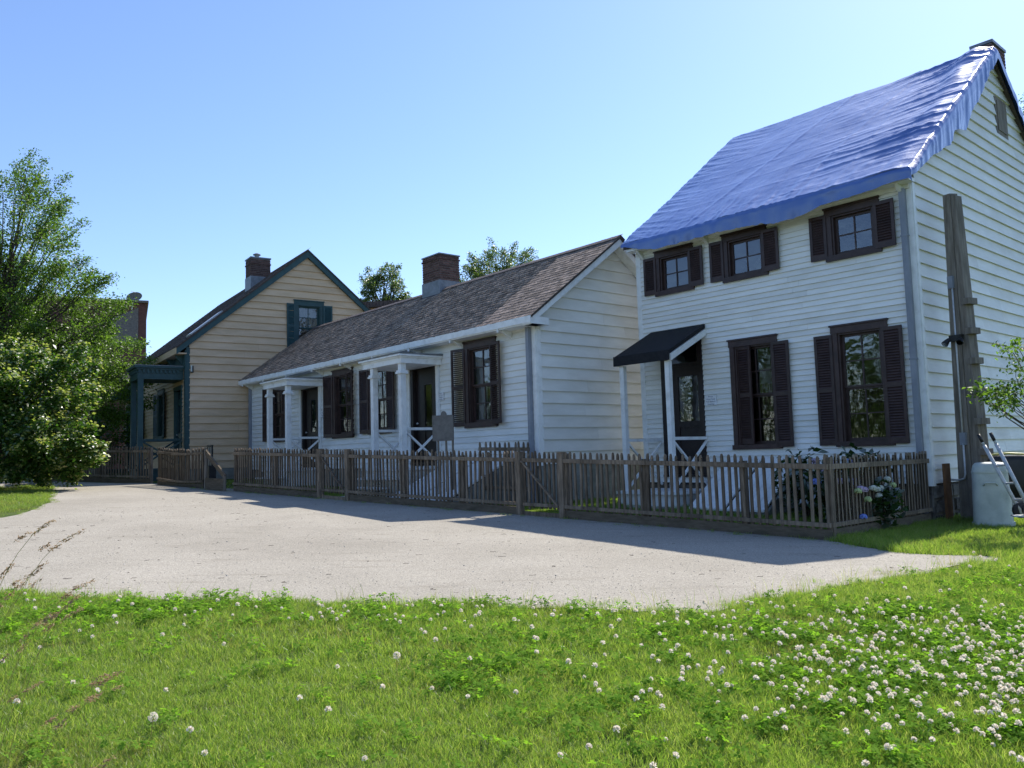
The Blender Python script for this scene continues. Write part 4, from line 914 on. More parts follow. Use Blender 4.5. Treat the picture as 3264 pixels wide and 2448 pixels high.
# ------------------------------------------------------------------ plaque on posts
p = at(1413, 1400, 16.75); e = empty('plaque_sign', (p.x, p.y, gz(p.x, p.y)), R(-14), 'grey metal plaque on thin posts in front of the long house', 'sign'); g = gz(p.x, p.y)
zb_, ztp = EYE+.32-g, EYE+.84-g
m = MB(); m.box(-.225, .225, -.012, .012, zb_, ztp)
n = 14; A = [(.02+.062*math.cos(math.pi*k/n), -.012, ztp-.001+.085*math.sin(math.pi*k/n)) for k in range(n+1)]; m.loft(A, [(x, .012, z) for x, _, z in A]); pl = m.build('plaque', MT['plaque'], e)
m = MB(); m.box(-.215, .215, -.016, -.012, ztp-.018, ztp-.008); m.box(-.215, .215, -.016, -.012, zb_+.008, zb_+.018); m.box(-.218, -.208, -.016, -.012, zb_+.018, ztp-.018); m.box(.208, .218, -.016, -.012, zb_+.018, ztp-.018); m.build('border', MT['plaque'], pl)
for x in (-.12, .05, .19): m = MB(); m.box(x-.018, x+.018, .013, .045, -.2, zb_+.3); m.build('post', MT['greywood'], e)

# ------------------------------------------------------------------ timber post with cleats and lamps at the side of the tarpaulined house
def cw_(x, y, z): v = Matrix.Rotation(YC, 4, 'Z') @ Vector((x, y, 0)); return Vector((6.685+v.x, 13.4+v.y, EYE+z))
pp = cw_(.45, .52, 0); e = empty('timber_post', (pp.x, pp.y, gz(pp.x, pp.y)), R(-62), 'tall tapering grey timber post with step blocks beside the house gable', 'post'); g = gz(pp.x, pp.y); H = EYE+4.08-g
m = MB(); m.loft([(-.19, -.13, -.2), (.06, -.13, -.2), (.06, .15, -.2), (-.19, .15, -.2)], [(-.105, -.09, H), (.02, -.09, H), (.02, .11, H+.02), (-.105, .11, H+.02)]); m.build('front_timber', MT['greywood'], e)
m = MB(); m.loft([(.065, -.11, -.2), (.25, -.11, -.2), (.25, .14, -.2), (.065, .14, -.2)], [(.025, -.08, H-.02), (.095, -.08, H-.05), (.095, .10, H-.05), (.025, .10, H-.02)]); m.build('back_timber', MT['greywood'], e)
for k in range(7):
    z = .57+k*.485; w_ = .25-.155*z/H; m = MB(); m.box(w_-.04, w_+.085, -.13, .09, z, z+.10); m.build('step_block', MT['greywood'], e)
m = MB(); m.box(-.10, -.01, -.15, -.095, 3.78, 3.98); m.box(-.08, .02, -.165, -.11, 1.22, 1.42); bx = m.build('junction_box', MT['pipe'], e)
m = MB(); m.tube([(-.04, -.118, 3.85), (-.03, -.15, 1.4)], .014, 8); m.tube([(-.03, -.15, 1.25), (-.03, -.155, .76), (-.05, -.155, .685), (-.12, -.155, .66), (-.50, -.09, .66)], .016, 8); m.build('conduit', MT['metal'], e, smooth=True)
fl = empty('floodlight', e.matrix_basis @ Vector((-.03, -.14, 2.92)), R(-62), 'twin black floodlights fixed to the tall timber post', 'floodlight')
m = MB(); m.box(-.08, .12, -.06, .03, -.02, .08); m.build('bracket', MT['black'], fl)
for x in (-.11, .13):
    m = MB(); m.tube([(x*.7, -.05, .03), (x, -.08, -.02), (x*1.1, -.12, -.06)], [.025, .045, .055], 12); lp = m.build('lamp_head', MT['black'], fl, smooth=False); m = MB(); m.tube([(x*1.1, -.122, -.061), (x*1.11, -.127, -.065)], [.046, .044], 12); m.build('lens', MT['glass'], lp)
rb = cw_(.16, .20, 0); e = empty('rusty_board', (rb.x, rb.y, gz(rb.x, rb.y)), YC, 'short rust-brown board leaning on the foundation beside the timber post', 'board')
m = MB(); m.box(-.02, .02, -.1, .12, -.1, .92); m.build('board', MT['orange'], e)

# ------------------------------------------------------------------ bin, cart and hand truck at the right edge
pb = at(3165, 1640, 12.7); e = empty('plastic_bin', (pb.x, pb.y, gz(pb.x, pb.y)), R(-30), 'upturned dirty white plastic bin behind the hand truck', 'bin')
def superbox(mb, prof, n=28, e_=.35):
    k0 = len(mb.v)
    for hw, hd, z in prof:
        for k in range(n):
            t = 2*math.pi*k/n; c, s = math.cos(t), math.sin(t); mb.v.append((hw*math.copysign(abs(c)**e_, c), hd*math.copysign(abs(s)**e_, s), z))
    for i in range(len(prof)-1):
        for k in range(n): a = k0+i*n+k; b = k0+i*n+(k+1) % n; mb.f.append((a, b, b+n, a+n))
    mb.f.append(tuple(k0+k for k in range(n-1, -1, -1))); mb.f.append(tuple(k0+(len(prof)-1)*n+k for k in range(n)))
m = MB(); superbox(m, [(.27, .26, .0), (.27, .26, .05), (.245, .235, .70), (.24, .23, .86), (.225, .215, .92), (.19, .18, .955), (.12, .11, .965)], e_=.55); m.build('body', MT['white_plastic'], e, smooth=True)
m = MB(); superbox(m, [(.29, .28, .02), (.29, .28, .06)], e_=.55); superbox(m, [(.25, .24, .80), (.252, .242, .83)], e_=.55); m.build('rim', MT['white_plastic'], e, smooth=False)
m = MB(); m.tube([(-.09, -.26, .62), (-.07, -.29, .66), (.07, -.29, .66), (.09, -.26, .62)], .012, 8); m.build('handle', MT['white_plastic'], e, smooth=True)
pc = at(3225, 1600, 12.9); e = empty('garden_cart', (pc.x, pc.y, gz(pc.x, pc.y)), R(-25), 'black garden cart tub with yellow rim tipped up by the gable wall', 'cart')
m = MB(); superbox(m, [(.26, .07, .42), (.31, .10, .60), (.29, .11, .98), (.24, .09, 1.06)], e_=.5); m.build('tub', MT['black'], e, smooth=True)
m = MB(); m.tube([(-.25, -.02, 1.07), (0, -.02, 1.09), (.25, -.02, 1.07), (.31, -.02, .98), (.335, -.02, .60)], .018, 8); m.build('rim', MT['yellow'], e, smooth=True)
for x in (-.2, .25):
    m = MB(); m.tube([(x-.03, 0, .2), (x+.03, 0, .2)], [.2, .2], 20); wl = m.build('wheel', MT['black'], e); m = MB(); m.tube([(x-.04, 0, .2), (x+.04, 0, .2)], [.08, .08], 12); m.build('rim', MT['metal'], wl)
m = MB(); m.tube([(-.2, 0, .2), (.25, 0, .2)], .02, 6); m.tube([(0, 0, .2), (0, 0, .55)], .03, 6); m.build('axle', MT['metal'], e)
p0_ = at(3258, 1640, 11.7); p1_ = at(3118, 1385, 12.0); p2_ = at(3157, 1380, 11.75); p3_ = at(3290, 1640, 11.45)
ht = empty('hand_truck', (p0_.x, p0_.y, gz(p0_.x, p0_.y)), 0, 'grey metal hand truck leaning at the right edge with dark grips', 'hand truck'); o_ = Vector(ht.location)
A0 = p0_-o_; A1 = p1_-o_; B0 = p3_-o_; B1 = p2_-o_
for a, b in ((A0, A1), (B0, B1)):
    m = MB(); m.tube([a, a.lerp(b, .86)], .026, 8); m.tube([a.lerp(b, .85), a.lerp(b, .95)], .018, 8); m.build('rail', MT['metal'], ht, smooth=True)
    m = MB(); m.tube([a.lerp(b, .90), b], [.022, .024], 8); m.build('grip', MT['black'], ht, smooth=True)
for f_ in (.18, .38, .60):
    m = MB(); m.tube([A0.lerp(A1, f_), B0.lerp(B1, f_)], .014, 8); m.build('cross_bar', MT['metal'], ht)
m = MB(); c = (A0+B0)/2; m.hexa([c+Vector(v) for v in ((-.25, -.12, -.02), (.25, -.32, -.02), (.32, -.12, -.02), (-.18, .08, -.02), (-.25, -.12, .0), (.25, -.32, .0), (.32, -.12, .0), (-.18, .08, .0))]); m.build('toe_plate', MT['metal'], ht)
for q in (A0, B0): m = MB(); ax = (B0-A0).normalized(); m.tube([q-ax*.05+Vector((0, 0, .06)), q+Vector((0, 0, .06))], [.11, .11], 18); m.build('wheel', MT['black'], ht)

# ------------------------------------------------------------------ foliage kit
LM = {}
LM['tree'] = leafmat('tree_leaf', [(.045, .085, .018), (.07, .125, .025), (.125, .195, .045), (.075, .125, .032)], .52, .05)
LM['tree_far'] = leafmat('far_tree_leaf', [(.055, .09, .035), (.085, .125, .045), (.125, .165, .065), (.075, .11, .045)], .48, .12)
LM['shrub'] = leafmat('shrub_leaf', [(.030, .075, .014), (.055, .115, .020), (.085, .15, .028)], .40, .12)
LM['shrub_tip'] = leafmat('shrub_blossom', [(.22, .26, .08), (.32, .34, .13), (.38, .36, .17), (.20, .27, .06)], .40, .15)
LM['hyd'] = leafmat('hydrangea_leaf', [(.020, .045, .014), (.032, .065, .020), (.045, .085, .026)], .25, .25)
def petal(nm, c): LM[nm] = leafmat(nm, [tuple(x*.8 for x in c), c, tuple(min(1, x*1.12) for x in c)], .2, .0, (1, 1, 1))
petal('petal_white', (.60, .62, .52)); petal('petal_blue', (.22, .30, .68)); petal('petal_pink', (.52, .42, .55)); petal('petal_green', (.50, .58, .28))
def leaves(P, size, rng, up=.35, aspect=.5, axis=None, droop=.3, fold=.12):
    """rhombic leaves at points P; returns verts, quads"""
    n = len(P); nr = rng.normal(size=(n, 3)); nr[:, 2] = np.abs(nr[:, 2])+up; nr /= np.linalg.norm(nr, axis=1)[:, None]
    ax = rng.normal(size=(n, 3)) if axis is None else axis+.6*rng.normal(size=(n, 3)); ax[:, 2] -= droop
    ax -= nr*np.sum(ax*nr, 1)[:, None]; ax /= np.linalg.norm(ax, axis=1)[:, None]+1e-9; sd = np.cross(nr, ax)
    s = (size*rng.uniform(.65, 1.25, n))[:, None]; f = nr*s*fold
    V = np.stack([P-ax*s*.5, P+sd*s*aspect*.5+f-ax*s*.05, P+ax*s*.5, P-sd*s*aspect*.5+f-ax*s*.05], 1).reshape(-1, 3)
    return V, np.arange(4*n).reshape(n, 4)
def tree(name, label, cat, base, blobs, trunk, leaf, nleaf, lmat, seed, spread=.34, reach=.9, limb=.05, tip=None, group=None, twigs=True, droop=.3, visible_trunk=True):
    """blobs: (cx,cy,cz,rx,ry,rz,n) relative to base; trunk: (height, radius)"""
    rng = np.random.default_rng(seed); rnd = random.Random(seed); e = empty(name, base, 0, label, cat, group)
    tb = MB(); H, r0 = trunk; top = Vector((rnd.uniform(-.2, .2), rnd.uniform(-.2, .2), H))
    nodes = [Vector((0, 0, -.3)), Vector((.03, .02, H*.3)), top*.65, top]; tb.tube(nodes, [r0*1.25, r0, r0*.8, r0*.55], 9)
    PP = []; AX = []
    for (cx, cy, cz, rx, ry, rz, n) in blobs:
        c = Vector((cx, cy, cz))
        for k in range(n):
            v = Vector(rng.normal(size=3)).normalized(); q = rnd.uniform(.25, 1)**.45; out = Vector((v.x*rx, v.y*ry, v.z*rz)); p = c+out*q
            od = (out.normalized()*1.0+(p-top).normalized()*.5+Vector((0, 0, .25))).normalized(); ln = reach*rnd.uniform(.5, 1.25)
            m = int(nleaf*rnd.uniform(.6, 1.4)); t = rng.uniform(-.25, 1, m)**1; t = rng.uniform(-.2, 1.0, m)
            tap = (1.05-.75*np.clip(t, 0, 1))[:, None]
            pts = np.array(p)[None]+np.array(od)[None]*(t*ln)[:, None]+rng.normal(size=(m, 3))*spread*tap*np.array([1, 1, .8])
            PP.append(pts); AX.append(np.repeat(np.array(od)[None], m, 0))
            if twigs:
                st = nodes[1].lerp(top, min(1, max(.25, (p.z-.8)/max(.1, H+rz)))); md = st.lerp(p, .5)+Vector((rnd.uniform(-.3, .3), rnd.uniform(-.3, .3), -.15*(p-st).length))
                tb.tube([st, st.lerp(md, .6), md.lerp(p, .5), p, p+od*ln*.8], [limb*1.3, limb, limb*.6, limb*.33, limb*.1], 5)
    tb.build('trunk', MT['bark'], e, smooth=True, fix=False)
    P = np.concatenate(PP); A = np.concatenate(AX); Vv, Ff = leaves(P, leaf, rng, axis=A, droop=droop); cr = link('crown', npmesh('crown', Vv, Ff, lmat), e)
    if tip:
        tl, tm, frac = tip; sel = rng.random(len(P)) < frac; Vv, Ff = leaves(P[sel]+A[sel]*.12+rng.normal(size=(sel.sum(), 3))*.04+np.array([0, 0, .05]), tl, rng, up=1.2, aspect=.8); link('blossom', npmesh('blossom', Vv, Ff, tm), e)
    return e

# ------------------------------------------------------------------ trees
b = Vector((-17.9, 28.6, gz(-17.9, 28.6)))
tree('leafy_tree', 'tall dense leafy tree filling the left edge', 'tree', b, [(.2, 0, 5.0, 3.2, 2.8, 3.0, 62), (1.9, -.2, 6.0, 2.6, 2.0, 1.9, 42), (3.0, -.2, 4.3, 1.9, 1.8, 1.4, 34), (.3, 0, 8.9, 2.0, 1.6, 1.9, 48), (2.9, .2, 2.9, 1.6, 1.5, .9, 24), (1.0, 0, 6.9, 2.4, 1.8, 1.6, 30)], (6.0, .20), .10, 340, LM['tree'], 3, spread=.27, reach=.95, limb=.034)
b = at(1225, 1300, 45); b.z = gz(b.x, b.y)
zc = EYE+8.9-b.z
tree('leafy_tree', 'small round-topped tree behind the cream gable and brick chimney', 'tree', b, [(0, 0, zc, 1.15, 1.1, 1.2, 30), (-.75, 0, zc+.7, .5, .5, .5, 8), (.25, 0, zc+1.1, .5, .5, .6, 8), (.8, 0, zc-.5, .6, .6, .7, 10)], (zc-1, .16), .12, 170, LM['tree_far'], 5, spread=.2, reach=.5, limb=.03)
b = at(1610, 1300, 50); b.z = gz(b.x, b.y); zc = EYE+10.0-b.z
tree('leafy_tree', 'broad airy tree rising behind the ridge of the long house', 'tree', b, [(0, 0, zc, 2.9, 2.0, 1.9, 62), (-2.3, 0, zc-.6, 1.3, 1.2, 1.3, 22), (2.5, 0, zc+.2, 1.2, 1.1, .9, 18), (.2, 0, zc+1.7, 1.3, 1, 1.0, 22), (-1.2, 0, zc+1.3, .9, .8, .8, 12)], (zc-1.5, .22), .125, 200, LM['tree_far'], 9, spread=.24, reach=1.0, limb=.035)
b = at(3310, 1300, 38); b.z = gz(b.x, b.y); zc = EYE+14.2-b.z
tree('leafy_tree', 'tree just showing at the right edge behind the tarpaulined gable', 'tree', b, [(0, 0, zc, 1.3, 1.4, 2.2, 26)], (zc-1, .2), .13, 160, LM['tree'], 12, spread=.25, reach=.7)
b = Vector((8.35, 12.0, gz(8.35, 12.0))); 
tree('garden_tree', 'low garden tree whose branch hangs in at the right edge', 'tree', b, [(-1.25, -.15, EYE+.75-b.z, .40, .35, .32, 8), (-1.45, -.25, EYE+.45-b.z, .22, .2, .14, 3), (-1.0, -.1, EYE+1.25-b.z, .15, .2, .12, 3), (.4, 0, EYE+1.5-b.z, .9, .9, .7, 12)], (1.7, .06), .07, 75, LM['tree'], 21, spread=.10, reach=.28, limb=.014)
b = Vector((-14.15, 22.3, gz(-14.15, 22.3)))
tree('flowering_shrub', 'large dark green shrub with pale blossom at the left edge', 'shrub', b, [(0, 0, 1.75, 2.0, 1.7, 1.75, 80), (1.5, -.3, 2.6, 1.25, 1.0, .9, 30), (1.7, -.5, 1.6, 1.15, .9, .9, 30), (2.05, -.5, .9, .8, .7, .55, 16), (-.2, .2, 3.0, 1.6, 1.2, .8, 26)], (1.6, .09), .13, 300, LM['shrub'], 31, spread=.20, reach=.55, limb=.022, tip=(.095, LM['shrub_tip'], .26))
# shaded undergrowth behind the far porch, seen through it
b = Vector((-17.0, 33.0, gz(-17, 33)))
tree('leafy_bush', 'dark leafy bush glimpsed behind the far teal porch', 'shrub', b, [(0, 0, 1.5, 1.8, 1.4, 1.6, 40)], (1.2, .07), .13, 150, LM['shrub'], 33, spread=.25, reach=.5, limb=.02)
# trees left of the viewer: outside the frame, mirrored in the window panes
for i, (x, y, k) in enumerate(((-27, 3, 1.0), (-31, 9, 1.15), (-24, -5, .95), (-36, 15, 1.2), (-20, -13, 1.0), (-29, -12, 1.2))):
    b = Vector((x, y, gz(x, y))); w_ = ['first', 'second', 'third', 'fourth', 'fifth', 'sixth'][i]
    tree('leafy_tree', f'tree across the way seen only mirrored in the panes, {w_} of six', 'tree', b, [(0, 0, 4.0*k, 3.6*k, 3.6*k, 3.2*k, 46), (1.5, 0, 2.0, 2.6, 2.6, 1.5, 16)], (3.5, .2), .34, 120, LM['tree'], 40+i, spread=.5, reach=.9)

# ------------------------------------------------------------------ hydrangeas in the fenced yard
def hydrangea(loc, r, h, nb, label, seed, cols, frontdir, extra=(), nl=520):
    rng = np.random.default_rng(seed); rnd = random.Random(seed); g = gz(loc[0], loc[1]); e = empty('hydrangea_bush', (loc[0], loc[1], g), 0, label, 'shrub', 'hydrangea bushes in the fenced yard')
    st = MB(); 
    for k in range(14):
        a = rnd.uniform(0, 6.28); rr = r*rnd.uniform(.2, .8); st.tube([(0, 0, 0), (math.cos(a)*rr*.5, math.sin(a)*rr*.5, h*.45), (math.cos(a)*rr, math.sin(a)*rr, h*.85)], [.012, .01, .006], 5)
    st.build('stems', MT['bark'], e)
    P = rng.normal(size=(nl, 3)); P /= np.linalg.norm(P, axis=1)[:, None]; q = rng.uniform(.35, 1.0, nl)[:, None]; P = P*q*np.array([r, r, h*.5])+np.array([0, 0, h*.52])
    P = P[P[:, 2] > .04]; Vv, Ff = leaves(P, .15, rng, up=.8, aspect=.62, droop=.5); link('foliage', npmesh('foliage', Vv, Ff, LM['hyd']), e)
    f = Vector(frontdir).normalized()
    spots = [(None, None)]*nb+list(extra)
    for k in range(nb):
        v = Vector(rng.normal(size=3)).normalized(); v = (v+f*.8+Vector((0, 0, .25))).normalized(); c = Vector((v.x*r, v.y*r, h*.52+v.z*h*.5)); col = rnd.choice(cols); blossom(e, c, rnd.uniform(.06, .085), col, rng)
    for (c, rad, col) in extra: blossom(e, Vector(c)-Vector((loc[0], loc[1], g)), rad, col, rng)
    return e
def blossom(parent, c, rad, col, rng):
    n = 90; P = rng.normal(size=(n, 3)); P /= np.linalg.norm(P, axis=1)[:, None]; P[:, 2] = np.where(P[:, 2] < -.5, -P[:, 2], P[:, 2]); Q = P*rad*np.array([1, 1, .8])*rng.uniform(.82, 1.0, n)[:, None]+np.array(c)
    s = .030; t1 = np.cross(P, rng.normal(size=(n, 3))); t1 /= np.linalg.norm(t1, axis=1)[:, None]+1e-9; t2 = np.cross(P, t1)
    V = np.stack([Q-t1*s*.6, Q+t2*s*.6, Q+t1*s*.6, Q-t2*s*.6], 1).reshape(-1, 3); link('blossom', npmesh('blossom', V, np.arange(4*n).reshape(n, 4), LM[col]), parent)
to_cam = (-.4, -.9, 0)
c1 = cw_(-1.55, -1.15, 0); hydrangea((c1.x, c1.y), .55, 1.18, 4, 'hydrangea with mauve and white heads below the left ground-floor window', 51, ['petal_pink', 'petal_white', 'petal_blue'], to_cam)
c1 = cw_(-.75, -.9, 0); hydrangea((c1.x, c1.y), .52, 1.22, 3, 'hydrangea with blue and white heads below the right ground-floor window', 52, ['petal_blue', 'petal_white', 'petal_pink'], to_cam)
c1 = cw_(-.6, -2.0, 0); hydrangea((c1.x, c1.y), .5, 1.0, 7, 'hydrangea with white and blue heads in the fence corner', 53, ['petal_white', 'petal_blue', 'petal_pink'], to_cam)
ex = []
for (px, py, cl_) in ((2735, 1566, 'petal_green'), (2742, 1558, 'petal_pink'), (2755, 1562, 'petal_pink'), (2782, 1556, 'petal_white'), (2795, 1560, 'petal_white'), (2806, 1556, 'petal_white'), (2802, 1580, 'petal_white'), (2828, 1528, 'petal_white'), (2846, 1547, 'petal_green'), (2862, 1568, 'petal_white'), (2843, 1578, 'petal_blue'), (2766, 1592, 'petal_green'), (2752, 1648, 'petal_blue')):
    q = at(px, py, 11.55+(px-2740)*.006); ex.append((q, .055, cl_))
q = at(2790, 1600, 12.15); hydrangea((q.x, q.y), .42, .78, 0, 'hydrangea pushing pale heads through the side fence', 54, ['petal_white'], to_cam, extra=ex, nl=420)

# ------------------------------------------------------------------ scattered ground cover (geometry-node instances on points)
def protos(cname, meshes):
    col = bpy.data.collections.new(cname)
    for i, me in enumerate(meshes):
        o = bpy.data.objects.new(f'{cname}_{i}', me); col.objects.link(o)
    return col
def scatter(name, P, rot, scl, idx, col, label, cat):
    me = bpy.data.meshes.new(name); me.vertices.add(len(P)); me.vertices.foreach_set('co', np.asarray(P, np.float32).ravel())
    a = me.attributes.new('rot', 'FLOAT_VECTOR', 'POINT'); a.data.foreach_set('vector', np.asarray(rot, np.float32).ravel())
    a = me.attributes.new('scl', 'FLOAT', 'POINT'); a.data.foreach_set('value', np.asarray(scl, np.float32))
    a = me.attributes.new('idx', 'INT', 'POINT'); a.data.foreach_set('value', np.asarray(idx, np.int32))
    me.update(); o = link(name, me); tag(o, label, cat, kind='stuff')
    g = bpy.data.node_groups.new(name+'_scatter', 'GeometryNodeTree'); g.interface.new_socket('Geometry', in_out='INPUT', socket_type='NodeSocketGeometry'); g.interface.new_socket('Geometry', in_out='OUTPUT', socket_type='NodeSocketGeometry')
    gi = g.nodes.new('NodeGroupInput'); go = g.nodes.new('NodeGroupOutput'); ip = g.nodes.new('GeometryNodeInstanceOnPoints'); ci = g.nodes.new('GeometryNodeCollectionInfo')
    ci.inputs[0].default_value = col; ci.inputs['Separate Children'].default_value = True; ci.inputs['Reset Children'].default_value = True; ip.inputs['Pick Instance'].default_value = True
    def na(nm, ty): n = g.nodes.new('GeometryNodeInputNamedAttribute'); n.data_type = ty; n.inputs[0].default_value = nm; return n.outputs[0]
    L = g.links; L.new(gi.outputs[0], ip.inputs['Points']); L.new(ci.outputs[0], ip.inputs['Instance']); L.new(na('idx', 'INT'), ip.inputs['Instance Index'])
    L.new(na('rot', 'FLOAT_VECTOR'), ip.inputs['Rotation']); L.new(na('scl', 'FLOAT'), ip.inputs['Scale']); L.new(ip.outputs[0], go.inputs[0])
    md = o.modifiers.new('scatter', 'NODES'); md.node_group = g; return o
G1 = leafmat('grass_blade', [(.12, .20, .040), (.165, .25, .050), (.21, .29, .065), (.31, .33, .12), (.145, .23, .046), (.35, .34, .18)], .52, .04)
G2 = leafmat('clover_leaf', [(.11, .215, .03), (.15, .27, .036), (.19, .30, .05)], .5, .0)
G3 = leafmat('clover_petal', [(.80, .76, .70), (.86, .83, .77), (.76, .66, .60), (.88, .85, .78)], .45, .0, (1.1, 1.05, .92))
G4 = leafmat('dry_stalk', [(.30, .26, .13), (.36, .31, .17), (.24, .25, .10)], .45, .0)
G5 = leafmat('seed_head', [(.34, .23, .14), (.42, .31, .20), (.30, .25, .13), (.40, .26, .19)], .35, .0, (1.2, 1.05, .9))
def blades(n, rad, hmin, hmax, wid, lean, rng, mat):
    Vs, Fs, k = [], [], 0; V, F = [], []
    for i in range(n):
        a = rng.uniform(0, 6.283); r = rad*math.sqrt(rng.uniform(0, 1)); x, y = r*math.cos(a), r*math.sin(a); h = rng.uniform(hmin, hmax)
        b = rng.uniform(0, 6.283); ln = lean*h*rng.uniform(.3, 1.4); dx, dy = math.cos(b)*ln, math.sin(b)*ln; c = rng.uniform(0, 6.283); wx, wy = math.cos(c)*wid/2, math.sin(c)*wid/2
        V += [(x-wx, y-wy, 0), (x+wx, y+wy, 0), (x+dx*.35+wx*.8, y+dy*.35+wy*.8, h*.6), (x+dx*.35-wx*.8, y+dy*.35-wy*.8, h*.6), (x+dx, y+dy, h), (x+dx, y+dy, h)]
        q = len(V)-6; F += [(q, q+1, q+2, q+3), (q+3, q+2, q+4, q+5)]
    me = bpy.data.meshes.new('tuft'); me.from_pydata(V, [], [(f[0], f[1], f[2], f[3]) if f[2]-f[0] == 2 else (f[0], f[1], f[2]) for f in F]); me.materials.append(mat); me.update(); return me
rng = np.random.default_rng(77)
tufts = [blades(56, .09, .018, .055, .0030, .75, rng, G1) for _ in range(6)]+[blades(34, .08, .04, .085, .0030, .6, rng, G1) for _ in range(3)]
G1d = leafmat('dry_grass_blade', [(.22, .20, .085), (.30, .26, .13), (.17, .19, .06), (.14, .20, .05)], .5, .04)
tufts += [blades(48, .10, .015, .045, .0028, .9, rng, G1d) for _ in range(3)]
col_g = protos('grass_tufts', tufts)
def clover_mesh(n, rad, hh, s0, rng):
    V, F = [], []
    for i in range(n):
        a = rng.uniform(0, 6.283); r = rad*math.sqrt(rng.uniform(0, 1)); c = np.array([r*math.cos(a), r*math.sin(a), hh*rng.uniform(.55, 1.1)]); s = s0*rng.uniform(.7, 1.25); tx, ty = rng.normal(size=2)*.35; ph = rng.uniform(0, 6.28)
        for l in range(3):
            t = ph+l*2.094; d = np.array([math.cos(t), math.sin(t), 0]); e = np.array([-math.sin(t), math.cos(t), 0]); pts = [c, c+d*s*.45+e*s*.38, c+d*s*.95+e*s*.30, c+d*s*.85, c+d*s*.95-e*s*.30, c+d*s*.45-e*s*.38]
            q = len(V)
            for p in pts: V.append((p[0], p[1], p[2]+(p[0]-c[0])*tx+(p[1]-c[1])*ty+.12*s))
            F += [(q, q+1, q+2, q+3), (q, q+3, q+4, q+5)]
    me = bpy.data.meshes.new('clover'); me.from_pydata(V, [], F); me.materials.append(G2); me.update(); return me
col_c = protos('clover_tufts', [clover_mesh(14, .075, .075, .019, rng) for _ in range(5)])
def flower_mesh(rng, h=.11, rad=.0125):
    b = MB(); b.tube([(0, 0, 0), (rng.normal()*.008, rng.normal()*.008, h*.6), (0, 0, h)], .0013, 4); ns = len(b.f); V, F = b.v, b.f; n = 46
    P = rng.normal(size=(n, 3)); P /= np.linalg.norm(P, axis=1)[:, None]; P[:, 2] = np.where(P[:, 2] < -.55, -P[:, 2], P[:, 2])
    for p in P:
        c = np.array([0, 0, h+rad*.5])+p*rad*.55; t = np.cross(p, rng.normal(size=3)); t /= np.linalg.norm(t); w_ = .0044; tipp = c+p*rad*.75+np.array([0, 0, .002])
        q = len(V); V += [tuple(c-t*w_*.5), tuple(c+t*w_*.5), tuple(tipp+t*w_*.6), tuple(tipp-t*w_*.6)]; F.append((q, q+1, q+2, q+3))
    me = bpy.data.meshes.new('clover_flower'); me.from_pydata(V, [], F); me.materials.append(G2); me.materials.append(G3); me.polygons.foreach_set('material_index', [0]*ns+[1]*(len(F)-ns)); me.update(); return me
col_f = protos('clover_heads', [flower_mesh(rng, h, r) for h, r in ((.080, .0105), (.095, .012), (.065, .0095), (.10, .0115))])
def gzv(X, Y): return np.array([gz(x, y) for x, y in zip(X, Y)])
def in_view(X, Y, ml=1.2, mr=1.5): return (Y > 2.6) & (X > -.66*Y-ml) & (X < .66*Y+mr)
# houses and fenced yard footprints are left bare
HF = [np.array([(v.x, v.y) for v in (cw_(a, s, 0) for a, s in ((-5.9, -.05), (.05, -.05), (.05, 9), (-5.9, 9)))])]
def lawn(n, y0, y1, x0, x1):
    X = RNG.uniform(x0, x1, n); Y = RNG.uniform(y0, y1, n); k = in_view(X, Y) & ~inpoly(X, Y)
    for h in HF: k &= ~inpoly(X, Y, h)
    return X[k], Y[k]
PX, PY, SC = [], [], []
for (n, y0, y1, x0, x1, s0, s1) in ((13500, 2.7, 5.2, -5, 5.5, .75, 1.15), (14500, 5.2, 8.6, -7.5, 7.5, .85, 1.3), (9500, 8.6, 16, 3, 11.5, 1.0, 1.6), (2600, 15, 24, -17, -9.5, 1.1, 1.7)):
    X, Y = lawn(n, y0, y1, x0, x1); PX.append(X); PY.append(Y); SC.append(RNG.uniform(s0, s1, len(X)))
# side yard grass between the white houses and in the fenced yards
def patch(n, quad, s0, s1):
    q = np.array(quad); u, v = RNG.random(n), RNG.random(n); X = (q[0, 0]*(1-u)+q[1, 0]*u)*(1-v)+(q[3, 0]*(1-u)+q[2, 0]*u)*v; Y = (q[0, 1]*(1-u)+q[1, 1]*u)*(1-v)+(q[3, 1]*(1-u)+q[2, 1]*u)*v
    PX.append(X); PY.append(Y); SC.append(RNG.uniform(s0, s1, n))
bwp = lambda a, s: (lambda v: (.505+v.x, 16.8+v.y))(Matrix.Rotation(YB, 4, 'Z') @ Vector((a, s, 0)))
cwp = lambda a, s: (lambda v: (v.x, v.y))(cw_(a, s, 0))
patch(1500, [F2(4.2, .3), F2(6.2, .3), bwp(.1, 0), cwp(-5.9, 0)], .9, 1.3); patch(1500, [bwp(.1, 0), cwp(-5.9, 0), cwp(-5.9, 5), bwp(.1, 5)], 1.0, 1.5)
patch(1100, [F2(.1, .2), F2(4.3, .2), cwp(-5.7, -.1), cwp(0, -.1)], .8, 1.2); patch(1200, [F2(5.6, .2), F2(19, .2), bwp(-14.5, -.2), bwp(0, -.2)], .8, 1.2)
X = np.concatenate(PX); Y = np.concatenate(PY); Z = gzv(X, Y); s = np.concatenate(SC)
big = np.array([mnoise.noise(Vector((x*.55, y*.55, 2.)))+.6*mnoise.noise(Vector((x*1.7, y*1.7, 5.))) for x, y in zip(X, Y)])
s *= 1+.28*big; idx = RNG.integers(0, 6, len(X)); idx = np.where((RNG.random(len(X)) < .12+.25*np.clip(big, 0, 1)), RNG.integers(6, 9, len(X)), idx)
